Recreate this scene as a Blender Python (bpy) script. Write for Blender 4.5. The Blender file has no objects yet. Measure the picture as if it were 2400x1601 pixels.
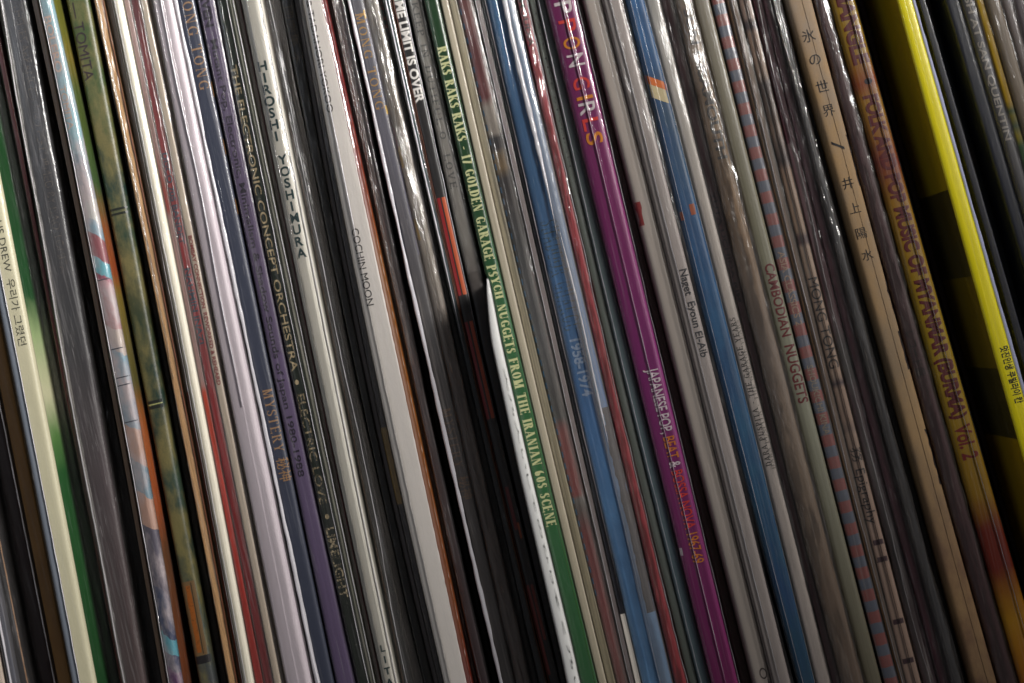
import bpy, bmesh, math, random
import numpy as np
from mathutils import Vector, noise

# ------------------------------------------------------------------ camera, world, light
sc = bpy.context.scene
D = 0.33                       # camera to the plane of the spines, metres
S = 0.0001                     # metres per photo pixel on that plane
A = math.radians(13.5)         # roll of the camera
CA, SA = math.cos(A), math.sin(A)
cam_d = bpy.data.cameras.new("camera"); cam = bpy.data.objects.new("camera", cam_d)
sc.collection.objects.link(cam); sc.camera = cam
cam.location = (0, -D, 0)
cam.rotation_mode = 'QUATERNION'
from mathutils import Matrix
cx = Vector((CA, 0, -SA)); cy = Vector((SA, 0, CA)); cz = Vector((0, -1, 0))
cam.rotation_quaternion = Matrix((cx, cy, cz)).transposed().to_quaternion()
cam_d.sensor_width = 36.0
cam_d.lens = 36.0 * D / (2400 * S)
cam_d.clip_start = 0.01; cam_d.clip_end = 20
cam_d.dof.use_dof = True
cam_d.dof.focus_distance = D - 0.004
cam_d.dof.aperture_fstop = 4.5

w = bpy.data.worlds.new("World"); sc.world = w; w.use_nodes = True
w.node_tree.nodes["Background"].inputs[0].default_value = (0.95, 0.9, 0.92, 1)
w.node_tree.nodes["Background"].inputs[1].default_value = 0.06

def area(name, loc, aim, sx, sy, power, color, spread=180):
    l = bpy.data.lights.new(name, 'AREA'); l.shape = 'RECTANGLE'
    l.size = sx; l.size_y = sy; l.energy = power; l.color = color
    l.spread = math.radians(spread)
    o = bpy.data.objects.new(name, l); sc.collection.objects.link(o)
    o.location = loc
    o.rotation_euler = (Vector(aim) - Vector(loc)).to_track_quat('-Z', 'Y').to_euler()
    return o
area("window_light", (0.62, -0.64, 0.37), (-0.20, 0, 0.175), 0.22, 0.38, 1.85, (1.0, 0.965, 0.93), 36)
area("side_light", (-0.34, -0.50, 0.34), (-0.05, 0, 0.05), 0.22, 0.34, 0.11, (0.86, 0.91, 1.0), 70)

sc.view_settings.view_transform = 'Standard'
sc.view_settings.look = 'None'
sc.view_settings.exposure = -0.38
sc.view_settings.gamma = 1.0
sc.cycles.max_bounces = 10
sc.cycles.transparent_max_bounces = 24

R_ = random.Random(7)
ZB, ZT = -0.158, 0.157

# ------------------------------------------------------------------ helpers
def lin(c):
    out = []
    for v in c[:3]:
        v /= 255.0
        out.append(v / 12.92 if v <= 0.04045 else ((v + 0.055) / 1.055) ** 2.4)
    return (*out, 1.0)

def proj(u, v, y):
    """photo pixel to world x, z at depth y"""
    f = (D + y) / D
    return (f * S * ((u - 1200) * CA - (v - 800) * SA),
            -f * S * ((u - 1200) * SA + (v - 800) * CA))

class N:
    def __init__(s, name):
        s.m = bpy.data.materials.new(name); s.m.use_nodes = True
        s.t = s.m.node_tree; s.t.nodes.clear()
        s.out = s.t.nodes.new('ShaderNodeOutputMaterial')
    def n(s, typ, **kw):
        nd = s.t.nodes.new('ShaderNode' + typ)
        for k, v in kw.items(): setattr(nd, k, v)
        return nd
    def l(s, a, b): s.t.links.new(a, b)
    def math(s, op, a, b=None, c=None, clamp=False):
        nd = s.n('Math', operation=op, use_clamp=clamp)
        for i, v in enumerate((a, b, c)):
            if v is None: continue
            if isinstance(v, (int, float)): nd.inputs[i].default_value = v
            else: s.l(v, nd.inputs[i])
        return nd.outputs[0]
    def mix(s, fac, a, b, blend='MIX'):
        nd = s.n('Mix', data_type='RGBA', blend_type=blend)
        for i, v in ((0, fac), (6, a), (7, b)):
            if isinstance(v, (int, float)): nd.inputs[i].default_value = v
            elif isinstance(v, tuple): nd.inputs[i].default_value = v
            else: s.l(v, nd.inputs[i])
        return nd.outputs[2]
    def noise(s, vec, scale, detail=3, rough=0.5, mapscale=None):
        if mapscale:
            mp = s.n('Mapping'); mp.inputs['Scale'].default_value = mapscale
            s.l(vec, mp.inputs[0]); vec = mp.outputs[0]
        nd = s.n('TexNoise'); nd.inputs['Scale'].default_value = scale
        nd.inputs['Detail'].default_value = detail; nd.inputs['Roughness'].default_value = rough
        s.l(vec, nd.inputs['Vector'])
        return nd.outputs['Fac']
    def ramp(s, fac, stops, interp='LINEAR'):
        nd = s.n('ValToRGB'); cr = nd.color_ramp; cr.interpolation = interp
        stops = sorted(stops, key=lambda q: q[0])
        while len(cr.elements) < len(stops): cr.elements.new(0.5)
        for e, (p, c) in zip(cr.elements, stops):
            e.position = max(0, min(1, p)); e.color = c
        s.l(fac, nd.inputs[0])
        return nd.outputs[0]

def card(name, color, rough=0.45, grain=0.12, bands=None, interp='LINEAR', wob=0.0, slant=0.0,
         mottle=None, mscale=120, coat=0.0, wear=0.0, twill=0.0, period=None, streak=0.0, fiber=1.0):
    """printed card: colour, paper grain, optional bands along the height"""
    g = N(name); tc = g.n('TexCoord'); P = tc.outputs['Object']
    sep = g.n('SeparateXYZ'); g.l(P, sep.inputs[0])
    z = g.math('ADD', sep.outputs[2], ZB); x = sep.outputs[0]
    base = lin(color)
    if period:
        per, frac, c2, z0 = period
        q = g.math('SUBTRACT', z, z0 - 10 * per * 10)
        q = g.math('DIVIDE', q, per)
        wb = g.math('MULTIPLY', g.math('SUBTRACT', g.noise(P, 900, 2), 0.5), 0.10)
        q = g.math('FRACT', g.math('ADD', q, wb))
        base = g.ramp(q, [(0, lin(c2)), (frac - 0.015, lin(c2)), (frac + 0.015, lin(color)), (0.985, lin(color)), (1.0, lin(c2))])
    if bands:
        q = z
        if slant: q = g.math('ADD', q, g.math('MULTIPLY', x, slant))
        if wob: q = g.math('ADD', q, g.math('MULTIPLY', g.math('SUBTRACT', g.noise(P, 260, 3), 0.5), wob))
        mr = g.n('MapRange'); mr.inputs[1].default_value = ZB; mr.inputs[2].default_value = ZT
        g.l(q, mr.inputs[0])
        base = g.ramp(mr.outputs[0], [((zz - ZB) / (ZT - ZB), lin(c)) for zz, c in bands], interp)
    if mottle:
        m = g.noise(P, mscale, 5, 0.65, (1, 1, 0.45))
        f = g.ramp(m, [(0.42, (0, 0, 0, 1)), (0.62, (1, 1, 1, 1))])
        base = g.mix(f, base, lin(mottle))
    if twill:
        wv = g.n('TexWave', wave_type='BANDS', bands_direction='DIAGONAL')
        wv.inputs['Scale'].default_value = 760; wv.inputs['Distortion'].default_value = 6.0
        wv.inputs['Detail'].default_value = 3; wv.inputs['Detail Scale'].default_value = 2
        mp = g.n('Mapping'); mp.inputs['Scale'].default_value = (1.6, 0, 0.9); g.l(P, mp.inputs[0])
        g.l(mp.outputs[0], wv.inputs[0])
        base = g.mix(g.math('MULTIPLY', wv.outputs['Fac'], twill), base, (0.012, 0.03, 0.07, 1))
    # grain of the ink and paper
    n1 = g.noise(P, 2600, 3, 0.7)
    n2 = g.noise(P, 90, 4, 0.6, (1, 1, 0.3))
    v = g.math('ADD', g.math('MULTIPLY', g.math('SUBTRACT', n1, 0.5), grain * 2.2), 1.0)
    v = g.math('ADD', v, g.math('MULTIPLY', g.math('SUBTRACT', n2, 0.5), grain * 2.4))
    comb = g.n('CombineColor'); [g.l(v, comb.inputs[i]) for i in range(3)]
    base = g.mix(1.0, base, comb.outputs[0], 'MULTIPLY')
    if streak:
        st = g.noise(P, 700, 4, 0.7, (3.0, 3.0, 0.02))
        f = g.ramp(st, [(0.45, (0, 0, 0, 1)), (0.7, (1, 1, 1, 1))])
        base = g.mix(g.math('MULTIPLY', f, streak), base, (0.02, 0.018, 0.016, 1))
    if wear:
        wn = g.noise(P, 520, 6, 0.75)
        f = g.ramp(wn, [(0.61, (0, 0, 0, 1)), (0.66, (1, 1, 1, 1))])
        base = g.mix(g.math('MULTIPLY', f, wear), base, (0.42, 0.37, 0.30, 1))
    b = g.n('BsdfPrincipled')
    if isinstance(base, tuple): b.inputs['Base Color'].default_value = base
    else: g.l(base, b.inputs['Base Color'])
    rr = g.math('ADD', rough - 0.1, g.math('MULTIPLY', n2, 0.2)); g.l(rr, b.inputs['Roughness'])
    b.inputs['Coat Weight'].default_value = coat; b.inputs['Coat Roughness'].default_value = 0.12
    bp = g.n('Bump'); bp.inputs['Strength'].default_value = 0.25 * fiber; bp.inputs['Distance'].default_value = 0.0002
    g.l(g.noise(P, 1500, 4, 0.7, (1, 1, 0.5)), bp.inputs['Height'])
    bp2 = g.n('Bump'); bp2.inputs['Strength'].default_value = 0.35; bp2.inputs['Distance'].default_value = 0.0012
    g.l(g.noise(P, 60, 3, 0.5, (1, 1, 0.35)), bp2.inputs['Height']); g.l(bp.outputs[0], bp2.inputs['Normal'])
    g.l(bp2.outputs[0], b.inputs['Normal'])
    g.l(b.outputs[0], g.out.inputs[0])
    return g.m

def plastic(name, haze=0.05, tint=(235, 235, 235), rough=0.1, gloss=1.0, bump=0.4, scratch=0.3):
    """thin clear polythene: see-through with a glossy coat, slight milky haze and scratches"""
    g = N(name); tc = g.n('TexCoord'); P = tc.outputs['Object']
    tr = g.n('BsdfTransparent'); tr.inputs[0].default_value = (0.96, 0.96, 0.955, 1)
    gl = g.n('BsdfGlossy'); gl.inputs['Roughness'].default_value = rough; gl.inputs['Color'].default_value = (1, 1, 1, 1)
    df = g.n('BsdfDiffuse'); df.inputs[0].default_value = lin(tint)
    bp = g.n('Bump'); bp.inputs['Strength'].default_value = bump; bp.inputs['Distance'].default_value = 0.0006
    g.l(g.noise(P, 170, 5, 0.62, (1.4, 1.4, 0.33)), bp.inputs['Height'])
    g.l(bp.outputs[0], gl.inputs['Normal'])
    lw = g.n('LayerWeight'); lw.inputs[0].default_value = 0.35; g.l(bp.outputs[0], lw.inputs['Normal'])
    fz = g.math('ADD', g.math('MULTIPLY', lw.outputs['Fresnel'], 0.42 * gloss), 0.014 * gloss, clamp=True)
    sc_ = g.noise(P, 1300, 2, 0.6, (2.5, 2.5, 0.12))
    sm = g.ramp(sc_, [(0.66, (0, 0, 0, 1)), (0.72, (1, 1, 1, 1))])
    pt = g.ramp(g.noise(P, 45, 3, 0.6, (1, 1, 0.4)), [(0.4, (0, 0, 0, 1)), (0.7, (1, 1, 1, 1))])
    hz = g.math('ADD', haze, g.math('MULTIPLY', g.math('MULTIPLY', sm, pt), scratch * 0.5))
    hz = g.math('ADD', hz, g.math('MULTIPLY', pt, haze * 0.8))
    ls = g.ramp(g.noise(P, 1900, 3, 0.6, (1, 1, 0.012)), [(0.56, (0, 0, 0, 1)), (0.66, (1, 1, 1, 1))])
    hz = g.math('ADD', hz, g.math('MULTIPLY', ls, 0.03 + haze * 1.5), clamp=True)
    m1 = g.n('MixShader'); g.l(hz, m1.inputs[0]); g.l(tr.outputs[0], m1.inputs[1]); g.l(df.outputs[0], m1.inputs[2])
    m2 = g.n('MixShader'); g.l(fz, m2.inputs[0]); g.l(m1.outputs[0], m2.inputs[1]); g.l(gl.outputs[0], m2.inputs[2])
    g.l(m2.outputs[0], g.out.inputs[0])
    return g.m

def ink(name, color, rough=0.45, worn=0.0):
    g = N(name); tc = g.n('TexCoord'); P = tc.outputs['Object']
    b = g.n('BsdfPrincipled'); b.inputs['Roughness'].default_value = rough
    n1 = g.noise(P, 1500, 3, 0.7)
    c = lin(color)
    d = tuple(v * 0.72 for v in c[:3]) + (1,)
    g.l(g.mix(n1, d, c), b.inputs['Base Color'])
    if worn:
        f = g.ramp(g.noise(P, 900, 5, 0.8), [(0.5 - worn * 0.12, (1, 1, 1, 1)), (0.56, (0, 0, 0, 1))]) if worn > 0.5 else \
            g.ramp(g.noise(P, 1400, 5, 0.8), [(0.56, (1, 1, 1, 1)), (0.62, (0.2, 0.2, 0.2, 1))])
        tr = g.n('BsdfTransparent'); mx = g.n('MixShader')
        g.l(f, mx.inputs[0]); g.l(tr.outputs[0], mx.inputs[1]); g.l(b.outputs[0], mx.inputs[2])
        g.l(mx.outputs[0], g.out.inputs[0])
    else:
        g.l(b.outputs[0], g.out.inputs[0])
    return g.m

_mc = {}
def cached(key, fn):
    if key not in _mc: _mc[key] = fn()
    return _mc[key]
def inkm(color, worn=0.0): return cached(('ink', color, worn), lambda: ink('printed_ink', color, 0.45, worn))

CLEAR = plastic('clear_plastic', 0.006, rough=0.16, bump=0.45, scratch=0.3, gloss=0.38)
SHINY = plastic('shiny_clear_plastic', 0.004, rough=0.10, bump=0.45, scratch=0.3, gloss=1.1)
HAZY = plastic('hazy_plastic', 0.055, tint=(205, 196, 190), rough=0.2, bump=0.6, scratch=0.6, gloss=0.45)
CRINKLE = plastic('crinkled_plastic', 0.025, tint=(205, 196, 186), rough=0.14, bump=0.8, scratch=0.6, gloss=1.7)
VEIL = plastic('loose_film', 0.018, tint=(205, 200, 200), rough=0.17, bump=0.8, scratch=0.7, gloss=0.6)
MILKY = plastic('milky_plastic', 0.30, tint=(190, 184, 176), rough=0.2, bump=0.6, scratch=0.6)
SMOKE = plastic('smoky_plastic', 0.45, tint=(104, 98, 92), rough=0.25, bump=0.6, scratch=0.7)
SEAM_GLARE = plastic('seam_and_glare_plastic', 0.55, tint=(205, 203, 208), rough=0.22, bump=1.0, scratch=0.9, gloss=1.6)  # welded seams, and milky strips that paint glare on the sleeves

def mesh_obj(name, verts, faces, mat, parent=None, smooth=True, mats=None, midx=None):
    me = bpy.data.meshes.new(name); me.from_pydata(verts, [], faces)
    if mats:
        for m in mats: me.materials.append(m)
        if midx: me.polygons.foreach_set('material_index', midx)
    else: me.materials.append(mat)
    if smooth: me.polygons.foreach_set('use_smooth', [True] * len(me.polygons))
    me.update()
    o = bpy.data.objects.new(name, me); sc.collection.objects.link(o)
    if parent: o.parent = parent
    return o

# ------------------------------------------------------------------ shape of one record
ZG = np.concatenate([np.arange(ZB, -0.112, 0.006), np.arange(-0.112, 0.112, 0.0028), np.arange(0.112, ZT, 0.006), [ZT]])

class Rec:
    """edges E = [(v, left u, right u), ...] measured where this record stands, y = setback of its spine"""
    def __init__(s, E, y, label, **k):
        s.E = sorted(E); y = y * 0.5 if -3.5 < y < 12 else y * (0.8 if y > 0 else 1.0); s.y = y / 1000.0; s.label = label; s.k = k
        vs = np.arange(-1200, 2801, 25.0)
        s.XL = s._edge(vs, 1); s.XR = s._edge(vs, 2)
        s.zt = k.get('ztop') or ZT
        s.pw = R_.uniform(3.0, 7.0); s.k.setdefault('round', R_.uniform(0.12, 0.36))
    def _edge(s, vs, i):
        V = np.array([e[0] for e in s.E], float); U = np.array([e[i] for e in s.E], float)
        deg = min(2, len(V) - 1)
        if len(V) >= 4 and s.k.get('piece'):
            u = np.interp(vs, V, U)
        else:
            p = np.polyfit(V, U, deg); u = np.polyval(p, vs)
        dp0 = (np.interp(V[0] + 50, vs, u) - np.interp(V[0], vs, u)) / 50 if not s.k.get('piece') else (U[1] - U[0]) / (V[1] - V[0])
        dp1 = (np.interp(V[-1], vs, u) - np.interp(V[-1] - 50, vs, u)) / 50 if not s.k.get('piece') else (U[-1] - U[-2]) / (V[-1] - V[-2])
        u0 = np.interp(V[0], vs, u); u1 = np.interp(V[-1], vs, u)
        u = np.where(vs < V[0], u0 + (vs - V[0]) * dp0, u)
        u = np.where(vs > V[-1], u1 + (vs - V[-1]) * dp1, u)
        x, z = proj(u, vs, s.y)
        return np.interp(ZG, z[::-1], x[::-1])
    def xl(s, z): return np.interp(z, ZG, s.XL)
    def xr(s, z): return np.interp(z, ZG, s.XR)
    def zv(s, v):
        V = [e[0] for e in s.E]; um = [(e[1] + e[2]) / 2 for e in s.E]
        p = np.polyfit(V, um, 1); u = np.polyval(p, v)
        return proj(u, v, s.y)[1]
    def wob(s, z):
        return 0.00005 * noise.noise(Vector((z * 25, s.XL[0] * 900, 0)))
    def wid(s, z): return s.xr(z) - s.xl(z)
    def surf(s, t, wd):
        """depth of the rounded spine at t across"""
        b = min(s.k['round'] * wd, 0.0013)
        q = min(1.0, abs(2 * t - 1))
        return s.y + b * (1 - (1 - q ** s.pw) ** (1 / 2.2))

recs = []
def rec(*a, **k):
    r = Rec(*a, **k); recs.append(r); return r

TS = [0, 0.025, 0.07, 0.14, 0.24, 0.37, 0.5, 0.63, 0.76, 0.86, 0.93, 0.975, 1]

def loft(rings):
    verts = []; faces = []
    n = len(rings[0])
    for r in rings: verts += r
    for i in range(len(rings) - 1):
        for j in range(n):
            a = i * n + j; b = i * n + (j + 1) % n
            faces.append((a, b, b + n, a + n))
    faces.append(tuple(range(n))[::-1]); faces.append(tuple(range(len(verts) - n, len(verts))))
    return verts, faces

DEEP = 0.312
def build_cover(r, root):
    k = r.k; zs = [z for z in ZG if z < r.zt - 0.001] + [r.zt]
    rings = []; rl = []; rr = []
    th = 0.00035
    for z in zs:
        wob = r.wob(z)
        a, b = r.xl(z), r.xr(z); wd = max(b - a, 0.0003)
        T = min(th, wd * 0.3)
        ring = [(a + t * wd, r.surf(t, wd) + wob, z - ZB) for t in TS]
        yb = r.surf(0, wd) + 0.0004 + wob
        ring.append((b, yb, z - ZB)); ring.append((b - T, yb, z - ZB))
        ring += [(a + (0.9 - 0.8 * q) * wd, r.surf(0.5, wd) + 0.0005 + wob, z - ZB) for q in (0.1, 0.5, 0.9)]
        ring.append((a + T, yb, z - ZB)); ring.append((a, yb, z - ZB))
        rings.append(ring)
        for lst, x0, x1 in ((rl, a + 1e-5, a + T), (rr, b - T, b - 1e-5)):
            lst.append([(x0, yb + 2e-5, z - ZB), (x1, yb + 2e-5, z - ZB), (x1, yb + 0.03, z - ZB), (x1, DEEP + 0.02, z - ZB),
                        (x0, DEEP + 0.02, z - ZB), (x0, yb + 0.03, z - ZB)])
    def emit(name, rg, mat, sm=True):
        rg = [[(p[0], p[1], p[2]) for p in q] for q in rg]
        v, f = loft(rg); return mesh_obj(name, v, f, mat, root, sm)
    sp = emit('spine', rings, k['mat'])
    emit('cover_panel', rl, k.get('matL', k['mat']), False)
    emit('cover_panel', rr, k.get('matR', k['mat']), False)
    return sp

def build_shell(r, root, kind='clear', amp=0.00005, gap=0.00022, ridges=(), crinkle=0.0, mat=None, zr=None, out=0.0001,
                tr=(0, 1), depth=0.05, taper=None):
    lp = R_.uniform(0, 99)
    step = 0.0024 if crinkle > 0.00022 else (0.0011 if crinkle else 0.0015)
    z0, z1 = zr if zr else (ZB + 0.001, min(r.zt, ZT) - 0.001)
    zs = list(np.arange(z0, z1, step)) + [z1]
    ts = sorted(set([tr[0], tr[1]] + [t for t in (TS if not crinkle else ([0, .05, .17, .31, .44, .57, .7, .83, .95, 1] if crinkle > 0.00022 else [0, .03, .07, .13, .2, .27, .34, .41, .48, .55, .62, .69, .76, .83, .9, .95, 1])) if tr[0] < t < tr[1]]
                    + [q for rd in ridges for q in (rd - 0.05, rd - 0.02, rd, rd + 0.02, rd + 0.05)]))
    rows = []
    rid = list(ridges) + [R_.uniform(0.08, 0.92) for _ in range(R_.choice((0, 1, 1, 2)))]
    ts = sorted(set(ts + [min(1, max(0, q)) for rd in rid for q in (rd - 0.04, rd - 0.015, rd, rd + 0.015, rd + 0.04) if tr[0] < q < tr[1]]))
    rp = [R_.uniform(0, 50) for _ in rid]
    for z in zs:
        a, b = r.xl(z) - out, r.xr(z) + out; wd = b - a
        row = []
        y_e = r.surf(0, wd)
        if tr[0] == 0:
            row += [(a, r.y + depth, z - ZB), (a, y_e + 0.003, z - ZB)]
        for t in ts:
            n = noise.noise(Vector((z * 28, t * 1.3, lp))) + 0.5 * noise.noise(Vector((z * 95, t * 3, lp + 3)))
            dy = -gap + amp * n
            dx = amp * 0.8 * noise.noise(Vector((z * 40, t * 0.8, lp + 9)))
            if crinkle:
                c = abs(noise.noise(Vector((z * 170 + 2 * t, t * 4.0, lp + 5)))) + 0.6 * abs(noise.noise(Vector((z * 420, t * 9, lp + 8))))
                dy -= crinkle * (0.25 + 0.9 * abs(noise.noise(Vector((z * 36, t * 1.5, lp + 2))))) * (1.2 - 2.2 * c)
                dx += crinkle * R_.uniform(-0.25, 0.25); dy += crinkle * R_.uniform(-0.22, 0.22)
                dx += crinkle * 0.7 * noise.noise(Vector((z * 120, t * 2, lp + 4)))
            for rd, ph in zip(rid, rp):
                dy -= 0.00016 * (0.7 + noise.noise(Vector((z * 22, ph, 1)))) * math.exp(-((t - rd) / 0.016) ** 2)
            row.append((a + t * wd + dx, r.surf(t, wd) + dy, z - ZB))
        if tr[1] == 1:
            row += [(b, y_e + 0.003, z - ZB), (b, r.y + depth, z - ZB)]
        rows.append(row)
    n = len(rows[0]); verts = [p for q in rows for p in q]; faces = []
    for i in range(len(rows) - 1):
        for j in range(n - 1):
            a = i * n + j; faces.append((a, a + 1, a + 1 + n, a + n))
    m = mat or {'clear': CLEAR, 'shiny': SHINY, 'veil': VEIL, 'hazy': HAZY, 'crinkle': CRINKLE, 'milky': MILKY, 'smoke': SMOKE}[kind]
    return mesh_obj('plastic_sleeve', verts, faces, m, root, crinkle < 0.00022 or crinkle > 0.00055)

def build_line(r, root, t, wmm, name='sleeve_seam_and_glare', mat=None, dy=0.0006, jag=0.00008, depth=0.0, zr=None, wander=0.0):
    """a thin welded seam, fold or painted glare strip standing proud of the sleeve"""
    lp = R_.uniform(0, 99); rows = []
    z0, z1 = zr if zr else (ZB + 0.001, ZT - 0.001)
    for z in list(np.arange(z0, z1, 0.0009)) + [z1]:
        a, b = r.xl(z), r.xr(z); wd = b - a
        x = a + t * wd + jag * noise.noise(Vector((z * 210, lp, 0))) + wander * noise.noise(Vector((z * 30, lp, 7)))
        fr = (z - z0) / (z1 - z0)
        hw = wmm / 2000 * (max(0.12, min(1, 6 * fr, 6 * (1 - fr))) if zr else 1) * (1 + 0.45 * noise.noise(Vector((z * 50, lp, 6))) + 0.3 * noise.noise(Vector((z * 300, lp, 4))))
        y = r.surf(min(1, max(0, t)), wd) - dy + depth + 0.00005 * noise.noise(Vector((z * 400, lp, 2)))
        rows.append([(x - hw, y + 0.0002, z - ZB), (x - hw * 0.5, y - 0.00002, z - ZB), (x + hw * 0.2, y - 0.00006, z - ZB), (x + hw, y + 0.0001, z - ZB),
                     (x + hw, y + 0.0004, z - ZB), (x - hw, y + 0.0004, z - ZB)])
    v, f = loft(rows)
    return mesh_obj(name, v, f, mat or SEAM_GLARE, root)

# ------------------------------------------------------------------ lettering
_fc = {}
def bfont(s, bold=0.0):
    key = (s, bold)
    if key in _fc: return _fc[key]
    cu = bpy.data.curves.new('t', 'FONT'); cu.body = s; cu.offset = bold; cu.resolution_u = 4
    ob = bpy.data.objects.new('t', cu)
    me = bpy.data.meshes.new_from_object(ob)
    V = [(v.co.x, v.co.y) for v in me.vertices]; F = [tuple(p.vertices) for p in me.polygons]
    bpy.data.meshes.remove(me); bpy.data.objects.remove(ob); bpy.data.curves.remove(cu)
    _fc[key] = (V, F); return _fc[key]
_cap = None
def capheight():
    global _cap
    if _cap is None:
        V, _ = bfont('H'); _cap = max(v[1] for v in V)
    return _cap

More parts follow.
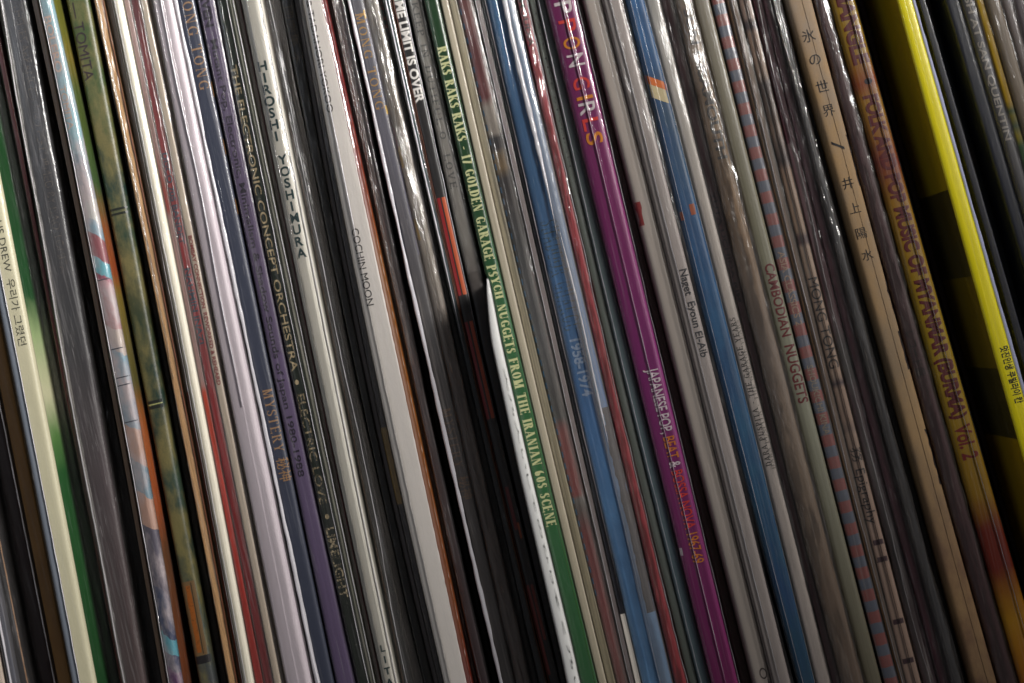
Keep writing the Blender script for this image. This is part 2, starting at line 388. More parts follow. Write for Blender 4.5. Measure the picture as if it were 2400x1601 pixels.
class SF:
    """a drawn roman alphabet: thick and thin strokes with slab ends; stencil leaves bridges open"""
    def __init__(s, T=0.17, t=0.05, serif=0.11, stencil=False):
        s.T, s.t, s.sf, s.st = T, t, serif, stencil
    def glyph(s, ch):
        T, t, sf = s.T, s.t, s.sf; gp = 0.05 if s.st else 0.0
        P = []
        def V(x, y0=0, y1=1, a=1, b=1):
            P.append([(x - T/2, y0), (x + T/2, y0), (x + T/2, y1), (x - T/2, y1)])
            for f, y, d in ((a, y0, 1), (b, y1, -1)):
                if f: P.append([(x - T/2 - sf, y), (x + T/2 + sf, y), (x + T/2 + sf * .6, y + d * t), (x - T/2 - sf * .6, y + d * t)])
        def H(y, x0, x1, end=0):
            x0 += gp; P.append([(x0, y - t/2), (x1, y - t/2), (x1, y + t/2), (x0, y + t/2)])
            if end: P.append([(x1 - t, y - end), (x1 + t*.4, y - end), (x1 + t*.4, y + end), (x1 - t, y + end)])
        def Dg(x0, y0, x1, y1, wv):
            P.append([(x0 - wv/2, y0), (x0 + wv/2, y0), (x1 + wv/2, y1), (x1 - wv/2, y1)])
        def fs(x, y, d=1, wv=None):
            wv = wv or T; P.append([(x - wv/2 - sf, y), (x + wv/2 + sf, y), (x + wv/2 + sf*.5, y + d*t), (x - wv/2 - sf*.5, y + d*t)])
        def Arc(cx_, cy_, rx, ry, a0, a1):
            if s.st:
                if a1 - a0 > 300: Arc(cx_, cy_, rx, ry, 100, 260); Arc(cx_, cy_, rx, ry, 280, 440); return
            n = 12; pts = []
            for i in range(n + 1):
                a = math.radians(a0 + (a1 - a0) * i / n)
                pts.append(((cx_ + rx*math.cos(a), cy_ + ry*math.sin(a)), (cx_ + (rx - T)*math.cos(a), cy_ + (ry - t*1.2)*math.sin(a))))
            for i in range(n): P.append([pts[i][0], pts[i+1][0], pts[i+1][1], pts[i][1]])
        w_ = 0.7
        if ch == 'A': w_ = .8; Dg(.12, 0, .40, 1, t*1.5); Dg(.66, 0, .38, 1, T); H(.3, .2, .55); fs(.12, 0, 1, t); fs(.66, 0)
        elif ch == 'B': w_ = .68; V(.18); Arc(.34, .76, .26, .24, -90, 90); Arc(.36, .27, .30, .27, -90, 90); H(.975, .26, .36); H(.52, .26, .36); H(.025, .26, .36)
        elif ch == 'C': w_ = .7; Arc(.4, .5, .34, .5, 50, 310); P.append([(.6, .68), (.66, .68), (.66, .98), (.6, .9)]); P.append([(.6, .1), (.66, .02), (.66, .3), (.6, .3)])
        elif ch == 'D': w_ = .76; V(.18); Arc(.34, .5, .36, .5, -90, 90); H(.975, .26, .36); H(.025, .26, .36)
        elif ch == 'E': w_ = .66; V(.18); H(.975, .26, .58, .12); H(.52, .26, .5, .1); H(.025, .26, .6, .13)
        elif ch == 'F': w_ = .62; V(.18); H(.975, .26, .56, .12); H(.52, .26, .48, .1)
        elif ch == 'G': w_ = .76; Arc(.4, .5, .34, .5, 50, 300); V(.6, .04, .42, 0, 1); P.append([(.6, .68), (.66, .68), (.66, .98), (.6, .9)])
        elif ch == 'H': w_ = .84; V(.18); V(.62); H(.52, .26, .56)
        elif ch == 'I': w_ = .38; V(.19)
        elif ch == 'J': w_ = .45; V(.28, .2, 1, 0, 1); Arc(.16, .2, .2, .2, -120, 0)
        elif ch == 'K': w_ = .8; V(.18); Dg(.28, .42, .62, 1, t*1.6); Dg(.66, 0, .38, .56, T); fs(.62, 1 - t, 1, t); fs(.66, 0)
        elif ch == 'L': w_ = .62; V(.18); H(.025, .26, .58, .14)
        elif ch == 'M': w_ = .98; V(.14 + t, 0, 1); V(.78); Dg(.46, 0, .22, 1, T*.9); Dg(.46, 0, .72, 1, t*1.5)
        elif ch == 'N': w_ = .84; P.append([(.14, 0), (.14 + t, 0), (.14 + t, 1), (.14, 1)]); fs(.16, 0, 1, t); Dg(.62, 0, .22, 1, T); P.append([(.64, 0), (.64 + t, 0), (.64 + t, 1), (.64, 1)]); fs(.66, 1 - t, 1, t)
        elif ch in 'O0': w_ = .78 if ch == 'O' else .66; Arc(w_/2, .5, w_/2 - .05, .5, 0, 360)
        elif ch == 'P': w_ = .66; V(.18); Arc(.34, .74, .27, .26, -90, 90); H(.975, .26, .36); H(.5, .26, .36)
        elif ch == 'R': w_ = .76; V(.18); Arc(.34, .75, .26, .25, -90, 90); H(.975, .26, .36); H(.52, .26, .36); Dg(.64, 0, .40, .5, T); fs(.64, 0)
        elif ch == 'S': w_ = .58; Arc(.29, .74, .24, .26, 45, 235); Arc(.29, .26, .24, .26, -135, 60); Dg(.46, .36, .14, .64, T*1.1); P.append([(.45, .72), (.51, .72), (.51, 1), (.45, .9)]); P.append([(.05, 0), (.11, .1), (.11, .28), (.05, .28)])
        elif ch == 'T': w_ = .7; V(.35, 0, 1, 1, 0); H(.975, .04, .66); P.append([(.04, .74), (.08, .74), (.1, 1), (.04, 1)]); P.append([(.62, .74), (.66, .74), (.66, 1), (.6, 1)])
        elif ch == 'U': w_ = .8; V(.18, .28, 1, 0, 1); Arc(.38, .28, .285, .28, 180, 360); P.append([(.6, .28), (.6 + t, .28), (.6 + t, 1), (.6, 1)]); fs(.62, 1 - t, 1, t)
        elif ch == 'V': w_ = .78; Dg(.38, 0, .16, 1, T); Dg(.4, 0, .66, 1, t*1.5); fs(.16, 1 - t); fs(.66, 1 - t, 1, t)
        elif ch == 'W': w_ = 1.0; Dg(.3, 0, .14, 1, T); Dg(.32, 0, .5, 1, t*1.5); Dg(.68, 0, .5, 1, T); Dg(.7, 0, .88, 1, t*1.5)
        elif ch == 'Y': w_ = .76; V(.38, 0, .45, 1, 0); Dg(.38, .42, .16, 1, T); Dg(.4, .42, .64, 1, t*1.5); fs(.16, 1 - t); fs(.64, 1 - t, 1, t)
        elif ch == 'Q': w_ = .78; Arc(.39, .5, .34, .5, 0, 360); Dg(.62, -.12, .4, .15, T)
        elif ch == '1': w_ = .4; V(.22, 0, 1, 1, 0); Dg(.08, .78, .2, .98, t*2)
        elif ch == '7': w_ = .55; Dg(.22, 0, .46, .95, T); H(.96, .04, .54)
        elif ch == '6': w_ = .6; Arc(.3, .3, .25, .3, 0, 360); Arc(.42, .5, .37, .5, 95, 200)
        elif ch in '-\u2013': w_ = .45; P.append([(.08, .4), (.37, .4), (.37, .5), (.08, .5)])
        elif ch == ' ': w_ = .42
        else: w_ = .5
        return w_, P
    def text(s, txt):
        V = []; F = []; x = 0
        for ch in txt:
            w_, P = s.glyph(ch)
            for p in P:
                F.append(tuple(range(len(V), len(V) + len(p)))); V += [(x + q[0], q[1]) for q in p]
            x += w_ + (0.06 if s.st else 0.1)
        return V, F

SERIF = SF(0.13, 0.045, 0.09); STENCIL = SF(0.24, 0.06, 0.10, True); SLAB = SF(0.15, 0.07, 0.1)
def shape(txt, style, bold):
    V, F = shape0(txt, style, bold)
    if not V: return V, F
    bm = bmesh.new(); vs = [bm.verts.new((a, b, 0)) for a, b in V]
    for f in F:
        try: bm.faces.new([vs[i] for i in f])
        except ValueError: pass
    for k in range(-2, 12):
        bmesh.ops.bisect_plane(bm, geom=bm.verts[:] + bm.edges[:] + bm.faces[:], plane_co=(0, k * 0.11 + 0.013, 0), plane_no=(0, 1, 0), dist=1e-6)
    bm.verts.ensure_lookup_table(); bm.verts.index_update()
    V = [(v.co.x, v.co.y) for v in bm.verts]; F = [tuple(v.index for v in f.verts) for f in bm.faces]
    bm.free(); return V, F
def shape0(txt, style, bold):
    if style in ('serif', 'stencil', 'slab'):
        return {'serif': SERIF, 'stencil': STENCIL, 'slab': SLAB}[style].text(txt)
    V, F = bfont(txt, bold); c = capheight()
    return [(a / c, b / c) for a, b in V], F

def lettering(r, root, txt, v0, v1, t=0.5, h=0.55, color=(230, 230, 230), mode='down', style='sans', bold=0.0, worn=0.0,
              eps=0.00007, name='lettering', outline=False, colors=None):
    """flat print on the spine; v0..v1 say how far down the spine it runs"""
    m = inkm(color, worn)
    z0, z1 = r.zv(v0), r.zv(v1)
    segs = colors or [(txt, color)]
    if mode == 'stack':
        verts = []; faces = []
        chars = list(txt); n = len(chars); wd = r.wid((z0 + z1) / 2); size = wd * h
        for i, ch in enumerate(chars):
            if ch == ' ': continue
            V, F = shape(ch, style, bold)
            if not V: continue
            mx = (min(p[0] for p in V) + max(p[0] for p in V)) / 2; my = (min(p[1] for p in V) + max(p[1] for p in V)) / 2
            zc = z0 + (z1 - z0) * (i + 0.5) / n; b0 = len(verts)
            for gx, gy in V:
                zz = zc + (gy - my) * size; a = r.xl(zz); w2 = r.xr(zz) - a
                x = a + t * w2 + (gx - mx) * size
                verts.append((x, r.surf((x - a) / w2, w2) + r.wob(zz) - eps, zz - ZB))
            faces += [tuple(b0 + q for q in f) for f in F]
        return mesh_obj(name, verts, faces, m, root, False)
    V, F = shape(''.join(s_[0] for s_ in segs), style, bold)
    if not V: return
    x0 = min(p[0] for p in V); x1 = max(p[0] for p in V)
    verts = []
    for gx, gy in V:
        q = (gx - x0) / (x1 - x0)
        if mode == 'down': zz = z0 + (z1 - z0) * q; tt = t + (gy - 0.5) * h
        else: zz = z1 + (z0 - z1) * q; tt = t - (gy - 0.5) * h
        a = r.xl(zz); w2 = r.xr(zz) - a
        verts.append((a + tt * w2, r.surf(min(1, max(0, tt)), w2) + r.wob(zz) - eps, zz - ZB))
    if colors:   # colour letter by letter
        ofs = 0; objs = []
        acc = ''
        bounds = []
        for s_, c in colors:
            a_ = acc; acc += s_
            bounds.append((width_of(a_), width_of(acc), c))
        groups = {}
        for f in F:
            gx = sum(V[i][0] for i in f) / len(f)
            for b0, b1, c in bounds:
                if b0 - 0.02 <= gx < b1 - 0.02 or (b0, b1, c) == bounds[-1]:
                    groups.setdefault(c, []).append(f); break
        for c, fs_ in groups.items():
            idx = sorted(set(i for f in fs_ for i in f)); mp = {i: n for n, i in enumerate(idx)}
            mesh_obj(name, [verts[i] for i in idx], [tuple(mp[i] for i in f) for f in fs_], inkm(c, worn), root, False)
        return
    # drawn strokes overlap: step them apart by a hair
    if style in ('serif', 'stencil', 'slab'):
        par = list(range(len(verts)))
        def find(i):
            while par[i] != i: par[i] = par[par[i]]; i = par[i]
            return i
        for f in F:
            for i in f[1:]: par[find(i)] = find(f[0])
        ids = {}
        for i in range(len(verts)):
            c = ids.setdefault(find(i), len(ids))
            verts[i] = (verts[i][0], verts[i][1] - 0.0000025 * (c % 9), verts[i][2])
    return mesh_obj(name, verts, F, m, root, False)
def width_of(s_):
    if not s_: return 0.0
    V, F = bfont(s_ + '|'); V2, _ = bfont('|'); c = capheight()
    return (max(p[0] for p in V) - (max(p[0] for p in V2) - min(p[0] for p in V2))) / c

def patch(r, root, v0, v1, t0, t1, color, name='printed_patch', worn=0.0, eps=0.00005, mat=None, n=8, rag=0.0, skew=0.0):
    za, zb = r.zv(v0), r.zv(v1); rows = []; lp = R_.uniform(0, 50)
    steps = max(2, int(abs(za - zb) / 0.0012))
    for i in range(steps + 1):
        z = za + (zb - za) * i / steps
        row = []
        for j in range(n + 1):
            rg = rag * noise.noise(Vector((z * 600, lp, 3))) if j == n else (rag * noise.noise(Vector((z * 600, lp, 9))) if j == 0 else 0)
            tt = t0 + (t1 - t0) * j / n + rg
            zz = z + skew * (tt - .5) * 0.001
            a = r.xl(zz); wd = r.xr(zz) - a
            row.append((a + tt * wd, r.surf(min(1, max(0, tt)), wd) + r.wob(zz) - eps, zz - ZB))
        rows.append(row)
    V = [p for q in rows for p in q]; F = []
    for i in range(steps):
        for j in range(n):
            a = i * (n + 1) + j; F.append((a, a + 1, a + n + 2, a + n + 1))
    return mesh_obj(name, V, F, (mat(r) if callable(mat) else mat) or inkm(color, worn), root, False)

# ------------------------------------------------------------------ the records, left to right
def cd(color, **k):
    """card whose bands are given by photo rows; resolved once the record is known"""
    def f(r):
        kk = dict(k)
        if 'bands' in kk: kk['bands'] = [(r.zv(v), c) for v, c in kk['bands']]
        return card('printed_card', color, **kk)
    return f
def E3(a, b, c, d, e, f): return [(0, a, b), (800, c, d), (1561, e, f)]
def add(E, y, label, mat, matR=None, matL=None, **k):
    r = Rec(E, y, label, **k); recs.append(r)
    k = r.k
    k['mat'] = mat(r); k['matR'] = matR(r) if matR else k['mat']; k['matL'] = matL(r) if matL else k['mat']
    return r
WHITE = (214, 208, 200)

# --- far left, mostly out of frame
add(E3(-322, -300, -160, -140, -12, 4), 6, 'pale beige record sleeve cut off by the bottom left corner of the picture',
    cd((206, 188, 172)), shells=[dict(kind='clear')])
add(E3(-296, -272, -136, -114, 10, 32), 5, 'dark blue-grey record in a shiny plastic sleeve beside the bottom left corner',
    cd((62, 66, 78), coat=0.4), shells=[dict(kind='hazy', amp=0.0002)], lines=[dict(t=0.45, wmm=0.5, wander=0.0001)])
add(E3(-268, -250, -110, -92, 34, 58), 9, 'near-black record with a worn tan edge line at the bottom left',
    cd((30, 28, 30), wear=0.3), shells=[dict(kind='clear')], patches=[dict(v0=1000, v1=1640, t0=0.86, t1=0.98, color=(150, 112, 78), rag=0.05)])
add(E3(-244, -224, -86, -66, 60, 82), 14, 'black recessed record between the tan-edged black record and the dark maroon one',
    cd((26, 24, 24)), shells=[dict(kind='clear')])
add(E3(-222, -186, -64, -28, 84, 122), 12, 'wide dark maroon record left of the ochre spine',
    cd((46, 22, 26)), shells=[dict(kind='clear', ridges=(0.9,))])
add(E3(-180, -154, -22, 8, 128, 158), 5, 'ochre gold record spine in a clear sleeve, left of the cream one with Korean writing',
    cd((158, 116, 62), grain=0.2, mottle=(128, 92, 48), mscale=60), shells=[dict(kind='clear', amp=0.0002, out=0.0007)],
    lines=[dict(t=-0.25, wmm=0.25)])
cream = add([(0, -152, -84), (534, -38, 22), (800, 9, 70), (1561, 160, 216)], -5,
    'cream record spine with handwritten Korean letters and a green cover side',
    cd((180, 175, 148), grain=0.1),
    matR=cd((26, 84, 36), bands=[(-100, (24, 70, 30)), (480, (20, 66, 28)), (700, (24, 74, 34)), (790, (150, 170, 120)), (930, (196, 194, 160)), (1030, (86, 126, 66)), (1120, (30, 84, 36)), (1700, (20, 66, 28))], wob=0.004),
    round=0.2, shells=[dict(kind='clear', amp=0.00012, out=0.0003, ridges=(0.4,))],
    lines=[dict(t=0.38, wmm=0.12, wander=0.0001)],
    patches=[dict(v0=-600, v1=2200, t0=0.02, t1=0.37, color=(128, 136, 148), name='grey_spine_band')],
    texts=[dict(txt='US DREW  \uc6b0\ub9ac\uac00 \uadf8\ub838\ub358', v0=520, v1=812, t=0.66, h=0.26, color=(70, 70, 58), worn=0.3)])
add([(0, -66, -34), (534, 44, 68), (800, 90, 130), (1561, 252, 273)], 9, 'dark grey glossy record set back beside the green cover side',
    cd((38, 38, 40), coat=0.5), shells=[dict(kind='clear', ridges=(0.35,), amp=0.0001)])
add([(0, -30, -18), (534, 74, 84), (800, 130, 140), (1561, 274, 282)], 4, 'very thin dark red record edge left of the shiny grey one',
    cd((96, 30, 34), coat=0.3), shells=[dict(kind='clear', out=0.0003)])
add([(0, 0, 62), (534, 93, 160), (800, 141, 203), (1561, 283, 336)], -1,
    'dark grey record in a shiny sleeve with faint worn capitals, left of the collage spine',
    cd((38, 38, 42), coat=0.1, bands=[(0, (44, 46, 52)), (800, (40, 40, 44)), (1100, (58, 46, 50)), (1561, (66, 50, 50))], streak=0.3),
    shells=[dict(kind='clear', amp=0.00025, ridges=(0.12,), gap=0.0004)],
    lines=[dict(t=0.03, wmm=0.35, wander=0.0003, dy=0.0009, name='sleeve_fold_and_glare'), dict(t=0.06, wmm=0.85, wander=0.00025, dy=0.0008, mat=HAZY)],  # pale strips paint the white highlight along the sleeve's left edge
    texts=[dict(txt='THEMES ARRANGED AND PERFORMED BY ISAO TOMITA', v0=10, v1=640, t=0.62, h=0.3, color=(98, 90, 84), worn=0.8)])
# black record in place of the shaded gap, with a hanging flap of loose plastic
add([(0, 64, 72), (800, 206, 234), (1561, 342, 378)], 9, 'black record standing in for the shaded gap left of the blue collage spine',
    cd((36, 33, 34)), shells=[dict(kind='clear', gap=0.003, crinkle=0.0005, tr=(0.3, 1), amp=0.0006)])
add([(0, 74, 88), (534, 186, 198), (800, 236, 247), (1561, 374, 384)], 0, 'thin tan-brown cardboard sleeve pressed against the blue collage spine',
    cd((150, 122, 100), streak=0.35), shells=[dict(kind='clear')])
add([(0, 89, 121), (534, 200, 236), (800, 248, 288), (1561, 386, 420)], -5,
    'pale blue collage spine reading BOLERO TOMITA with pink patches and olive cover side',
    cd((150, 186, 204), grain=0.16, interp='CONSTANT', wob=0.005, slant=0.9, mottle=(172, 160, 162), mscale=150, bands=[
        (2300, (82, 67, 75)), (1640, (94, 58, 98)), (1500, (63, 67, 91)), (1470, (79, 141, 155)), (1420, (55, 63, 90)), (1310, (82, 77, 91)),
        (1150, (168, 134, 119)), (1070, (103, 126, 139)), (990, (168, 137, 124)), (905, (129, 141, 152)), (800, (99, 139, 157)),
        (720, (177, 164, 154)), (660, (151, 94, 95)), (590, (168, 126, 131)), (545, (141, 70, 90)), (530, (96, 152, 164)), (500, (129, 75, 82)),
        (440, (120, 142, 155)), (395, (168, 173, 167)), (340, (103, 126, 139)), (240, (129, 159, 168)), (-200, (122, 151, 164))]),
    matR=cd((120, 124, 40), wob=0.006, bands=[(-200, (120, 122, 36)), (60, (128, 128, 34)), (130, (150, 132, 44)), (200, (96, 112, 44)), (430, (70, 104, 48)), (540, (170, 96, 40)), (640, (176, 84, 36)), (700, (150, 128, 44)), (900, (110, 104, 50)), (1000, (196, 108, 40)), (1200, (196, 96, 36)), (1300, (130, 80, 40)), (1560, (150, 80, 36)), (1700, (110, 60, 36))]),
    round=0.4, shells=[dict(kind='shiny', amp=0.0003, ridges=(0.2,), out=0.0002, gap=0.0003), dict(kind='clear', crinkle=0.00025, zr=(-0.11, 0.11), gap=0.0006, tr=(0.25, 1))],
    lines=[dict(t=0.12, wmm=0.13, wander=0.0001)],
    texts=[dict(txt='BOLERO', v0=36, v1=168, t=0.42, h=0.5, color=(214, 180, 164), bold=0.01, worn=0.4),
           dict(txt='TOMITA', v0=200, v1=302, t=0.42, h=0.42, color=(196, 160, 140), worn=0.4)],
    patches=[dict(v0=v, v1=v + 2.5, t0=0.15, t1=0.98, color=(60, 60, 74), name='printed_line', rag=0.02) for v in (655, 817, 884, 902, 988)])
add([(0, 152, 208), (534, 263, 310), (800, 311, 358), (1561, 458, 498)], 1,
    'mottled green spine reading TOMITA with double black rings and an amber panel',
    cd((50, 72, 42), grain=0.4, mottle=(92, 86, 52), mscale=210, wob=0.008, slant=1.2, bands=[
        (-200, (52, 67, 31)), (150, (50, 65, 36)), (260, (18, 38, 34)), (400, (36, 51, 36)), (470, (25, 44, 31)), (530, (20, 38, 34)), (545, (60, 60, 37)), (640, (33, 44, 27)), (740, (26, 44, 34)), (930, (26, 43, 36)), (990, (42, 57, 44)), (1180, (20, 40, 37)), (1330, (50, 59, 50)), (1560, (48, 49, 52)), (1800, (42, 40, 41))]),
    round=0.35, wear=0.2,
    texts=[dict(txt='KOSMOS \u2014 TOMITA', v0=-150, v1=186, t=0.36, h=0.44, color=(40, 26, 34))],
    patches=[dict(v0=487, v1=492, t0=0.02, t1=0.95, color=(18, 24, 18), name='printed_ring', rag=0.02), dict(v0=498, v1=503, t0=0.02, t1=0.95, color=(18, 24, 18), name='printed_ring', rag=0.02),
             dict(v0=938, v1=944, t0=0.02, t1=0.98, color=(18, 22, 18), name='printed_ring', rag=0.02), dict(v0=946, v1=948, t0=0.02, t1=0.9, color=(150, 150, 96), name='printed_ring'),
             dict(v0=950, v1=957, t0=0.02, t1=0.98, color=(18, 22, 18), name='printed_ring', rag=0.02),
             dict(v0=1362, v1=1535, t0=0.1, t1=0.85, color=(96, 74, 46), name='printed_panel', rag=0.04), dict(v0=1372, v1=1528, t0=0.28, t1=0.55, color=(128, 70, 20), name='printed_panel', worn=0.2, eps=0.00008, rag=0.06),
             dict(v0=1366, v1=1532, t0=0.6, t1=0.64, color=(30, 24, 20), name='printed_line', eps=0.00008), dict(v0=1536, v1=1554, t0=0.02, t1=0.95, color=(24, 22, 24), name='printed_ring')])
add([(0, 211, 219), (534, 312, 330), (800, 362, 382), (1561, 503, 526)], 9, 'black record standing in for the shaded gap right of the mottled green spine',
    cd((36, 32, 31)), shells=[dict(kind='clear')])  # black card stands in for the shade of the gap
add([(0, 220, 243), (534, 331, 351), (800, 384, 407), (1561, 529, 549)], 0.5,
    'rough brown cardboard sleeve edge in wrinkled plastic, right of the green spine', round=0.15,
    mat=cd((182, 142, 98), streak=0.5, grain=0.35, fiber=3),
    shells=[dict(kind='clear', crinkle=0.0003, ridges=(0.4,))], lines=[dict(t=0.35, wmm=0.5, jag=0.0002, wander=0.0002, zr=(0.01, 0.15), mat=CRINKLE), dict(t=0.98, wmm=0.14, mat=inkm((120, 66, 44)))])
add([(0, 246, 262), (534, 353, 368), (800, 409, 424), (1561, 551, 562)], 3, 'grey-beige sleeve edge just left of the brightest cream spine',
    cd((168, 158, 140), streak=0.4), shells=[dict(kind='clear', amp=0.00015)], patches=[dict(v0=920, v1=1700, t0=0.3, t1=0.95, color=(150, 78, 44), rag=0.05)])
add([(0, 263, 285), (534, 368, 393), (800, 422, 445), (1561, 563, 587)], -2.5, 'bright cream-white spine in thick clear plastic, left of the deep red one',
    cd((226, 220, 204), grain=0.05), round=0.35, shells=[dict(kind='shiny', amp=0.00012, out=0.0004), dict(kind='clear', amp=0.0003, gap=0.0008, crinkle=0.00012)],
    lines=[dict(t=0.3, wmm=0.12, wander=0.0002, name='sleeve_fold_and_glare'), dict(t=-0.1, wmm=0.12, wander=0.0001)])
add([(0, 286, 302), (534, 394, 412), (800, 446, 457), (1561, 588, 609)], 0, 'mauve-grey plastic-wrapped record squeezed between the cream-white and the red spine',
    cd((134, 108, 104), streak=0.5, bands=[(0, (140, 116, 112)), (350, (130, 100, 96)), (420, (110, 44, 34)), (490, (120, 40, 30)), (510, (134, 104, 100)), (900, (132, 104, 100)), (920, (158, 46, 18)), (1200, (146, 32, 18)), (1700, (120, 30, 28))], wob=0.001),
    shells=[dict(kind='clear', ridges=(0.3, 0.7))])
add([(0, 303, 327), (534, 412, 434), (800, 458, 481), (1561, 609, 634)], 1, 'deep red spine with teal-blue capitals in a clear sleeve',
    cd((138, 38, 40), grain=0.12, bands=[(0, (110, 34, 36)), (500, (150, 36, 38)), (1000, (160, 22, 30)), (1561, (120, 16, 22))]),
    shells=[dict(kind='shiny', amp=0.0002, ridges=(0.2,), out=0.0003)], lines=[dict(t=0.02, wmm=0.3, wander=0.0003, mat=CRINKLE)],
    texts=[dict(txt='DISCO 70S BANDET', v0=358, v1=572, t=0.45, h=0.6, color=(40, 66, 84), bold=0.03, worn=0.5), dict(txt='NAHMIN INAZI', v0=628, v1=806, t=0.45, h=0.6, color=(40, 66, 84), bold=0.03, worn=0.5)])
add([(0, 328, 343), (534, 435, 451), (800, 483, 501), (1561, 635, 651)], 0, 'narrow beige spine with small red BOMBAY CONNECTION lettering',
    cd((172, 158, 142), streak=0.25), shells=[dict(kind='clear', ridges=(0.85,))],
    texts=[dict(txt='BOMBAY CONNECTION  REWORKED & REHEARD', v0=552, v1=902, t=0.5, h=0.5, color=(122, 34, 34), bold=0.03)])
add([(0, 344, 353), (534, 452, 460), (800, 502, 507), (1561, 652, 660)], 3, 'very thin grey-brown sleeve edge against the wide lilac-grey spine',
    cd((128, 112, 104), streak=0.8), shells=[dict(kind='hazy')])
add([(0, 354, 402), (534, 461, 512), (800, 509, 565), (1561, 661, 721)], -1.5, 'wide blank lilac-grey spine with a long highlight down its clear sleeve',
    cd((188, 178, 184), grain=0.04), round=0.34, shells=[dict(kind='shiny', amp=0.0002, ridges=(0.56,), gap=0.0003, out=0.0003)],
    lines=[dict(t=0.5, wmm=0.3, wander=0.0005, zr=(0.0, 0.15), jag=0.00003, dy=0.0007)])  # milky strip paints the long highlight down the sleeve
add([(0, 405, 456), (534, 521, 568), (800, 571, 617), (1561, 733, 776)], 2.5,
    'slate navy record reading MONG TONG and MYSTERY left of the purple spine',
    cd((44, 49, 66), grain=0.1), round=0.25, shells=[dict(kind='clear', out=0.0001)],
    lines=[dict(t=0.14, wmm=0.85, jag=0.00012, dy=0.0014, wander=0.00012)],
    texts=[dict(txt='MONG TONG', v0=-30, v1=212, t=0.62, h=0.5, color=(150, 118, 88), style='serif'),
           dict(txt='MYSTERY', v0=912, v1=1060, t=0.63, h=0.5, color=(150, 116, 84), style='serif'),
           dict(txt='\u79d8\u795e', v0=1074, v1=1128, t=0.63, h=0.5, color=(150, 112, 72))],
    patches=[dict(v0=v, v1=v + 36, t0=0.96, t1=1.0, color=(140, 96, 40)) for v in (195, 330, 470)])
add([(0, 460, 506), (534, 573, 612), (800, 620, 661), (1561, 779, 827)], 1.5,
    'purple spine with small black typewriter words Mutant Pop and Shadow Sounds of Japan',
    cd((80, 66, 94), grain=0.1, streak=0.15), round=0.4,
    shells=[dict(kind='clear', amp=0.0001, ridges=(0.45, 0.8)), dict(kind='clear', crinkle=0.00005, tr=(0.3, 0.9), gap=0.0004, zr=(0.01, 0.13))],
    texts=[dict(txt='HEAVEN', v0=-60, v1=62, t=0.42, h=0.4, color=(24, 16, 34), bold=0.04), dict(txt='Mutant Pop, Electronic, Minimalism & Shadow Sounds of Japan 1980-1988', v0=92, v1=1116, t=0.46, h=0.34, color=(26, 16, 36), bold=0.015)])
add([(0, 506, 533), (534, 612, 643), (800, 663, 695), (1561, 829, 857)], 0,
    'glossy green-black spine with worn gold letters THE ELECTRONIC CONCEPT ORCHESTRA',
    cd((22, 30, 22), coat=0.8, rough=0.3, wear=0.25), round=0.45,
    shells=[dict(kind='shiny', amp=0.00025, ridges=(0.85,), out=0.0002), dict(kind='clear', crinkle=0.0003, zr=(-0.11, -0.02), gap=0.0004)],
    lines=[dict(t=0.93, wmm=0.14, wander=0.00015)],
    texts=[dict(txt='THE ELECTRONIC CONCEPT ORCHESTRA', v0=152, v1=868, t=0.4, h=0.5, color=(166, 148, 116), bold=0.01, worn=0.2), dict(txt='\u2022', v0=888, v1=900, t=0.35, h=0.9, color=(166, 148, 116)),
           dict(txt='ELECTRIC LOVE', v0=922, v1=1180, t=0.42, h=0.55, color=(166, 148, 116), bold=0.01, worn=0.6), dict(txt='\u2022', v0=1204, v1=1216, t=0.5, h=0.9, color=(166, 148, 116)), dict(txt='LIMELIGHT', v0=1236, v1=1400, t=0.5, h=0.62, color=(196, 178, 146), bold=0.02, worn=0.6)])
add([(0, 534, 547), (534, 645, 660), (800, 697, 709), (1561, 859, 872)], 3, 'thin grey-green sleeve edge in stacked plastic right of the gold-lettered spine',
    cd((120, 124, 106), streak=0.7, grain=0.2), shells=[dict(kind='hazy', ridges=(0.3, 0.7))], lines=[dict(t=0.9, wmm=0.12, wander=0.0001)])
add([(0, 548, 562), (534, 661, 673), (800, 711, 723), (1561, 873, 886)], 4.5, 'thin grey sleeve edge with a dark red line left of the HIROSHI YOSHIMURA spine',
    cd((134, 126, 116), streak=0.9, grain=0.2), shells=[dict(kind='hazy', ridges=(0.2, 0.5))], lines=[dict(t=0.97, wmm=0.18, mat=inkm((84, 18, 24)))])
add([(0, 564, 613), (534, 673, 720), (800, 725, 768), (1561, 888, 924)], -1,
    'off-white spine with stacked teal capitals HIROSHI YOSHIMURA in clear plastic',
    cd((202, 198, 188), grain=0.09), round=0.3, shells=[dict(kind='shiny', amp=0.0001, ridges=(0.3,), out=0.0002), dict(kind='clear', crinkle=0.00018, gap=0.0003, tr=(0.05, 0.95))],
    lines=[dict(t=0.22, wmm=0.4, wander=0.0002, zr=(0.0, 0.06), mat=CRINKLE), dict(t=0.3, wmm=0.07, mat=inkm((120, 116, 108))), dict(t=0.93, wmm=0.12)],  # short crinkled strip stands in for the white highlight
    texts=[dict(txt='HIROSHI', v0=140, v1=332, t=0.42, h=0.46, color=(20, 56, 58), mode='stack', bold=0.03), dict(txt='YOSHIMURA', v0=360, v1=606, t=0.5, h=0.46, color=(20, 56, 58), mode='stack', bold=0.03),
           dict(txt='LITA', v0=1506, v1=1612, t=0.5, h=0.44, color=(28, 58, 60), mode='stack', bold=0.03)])
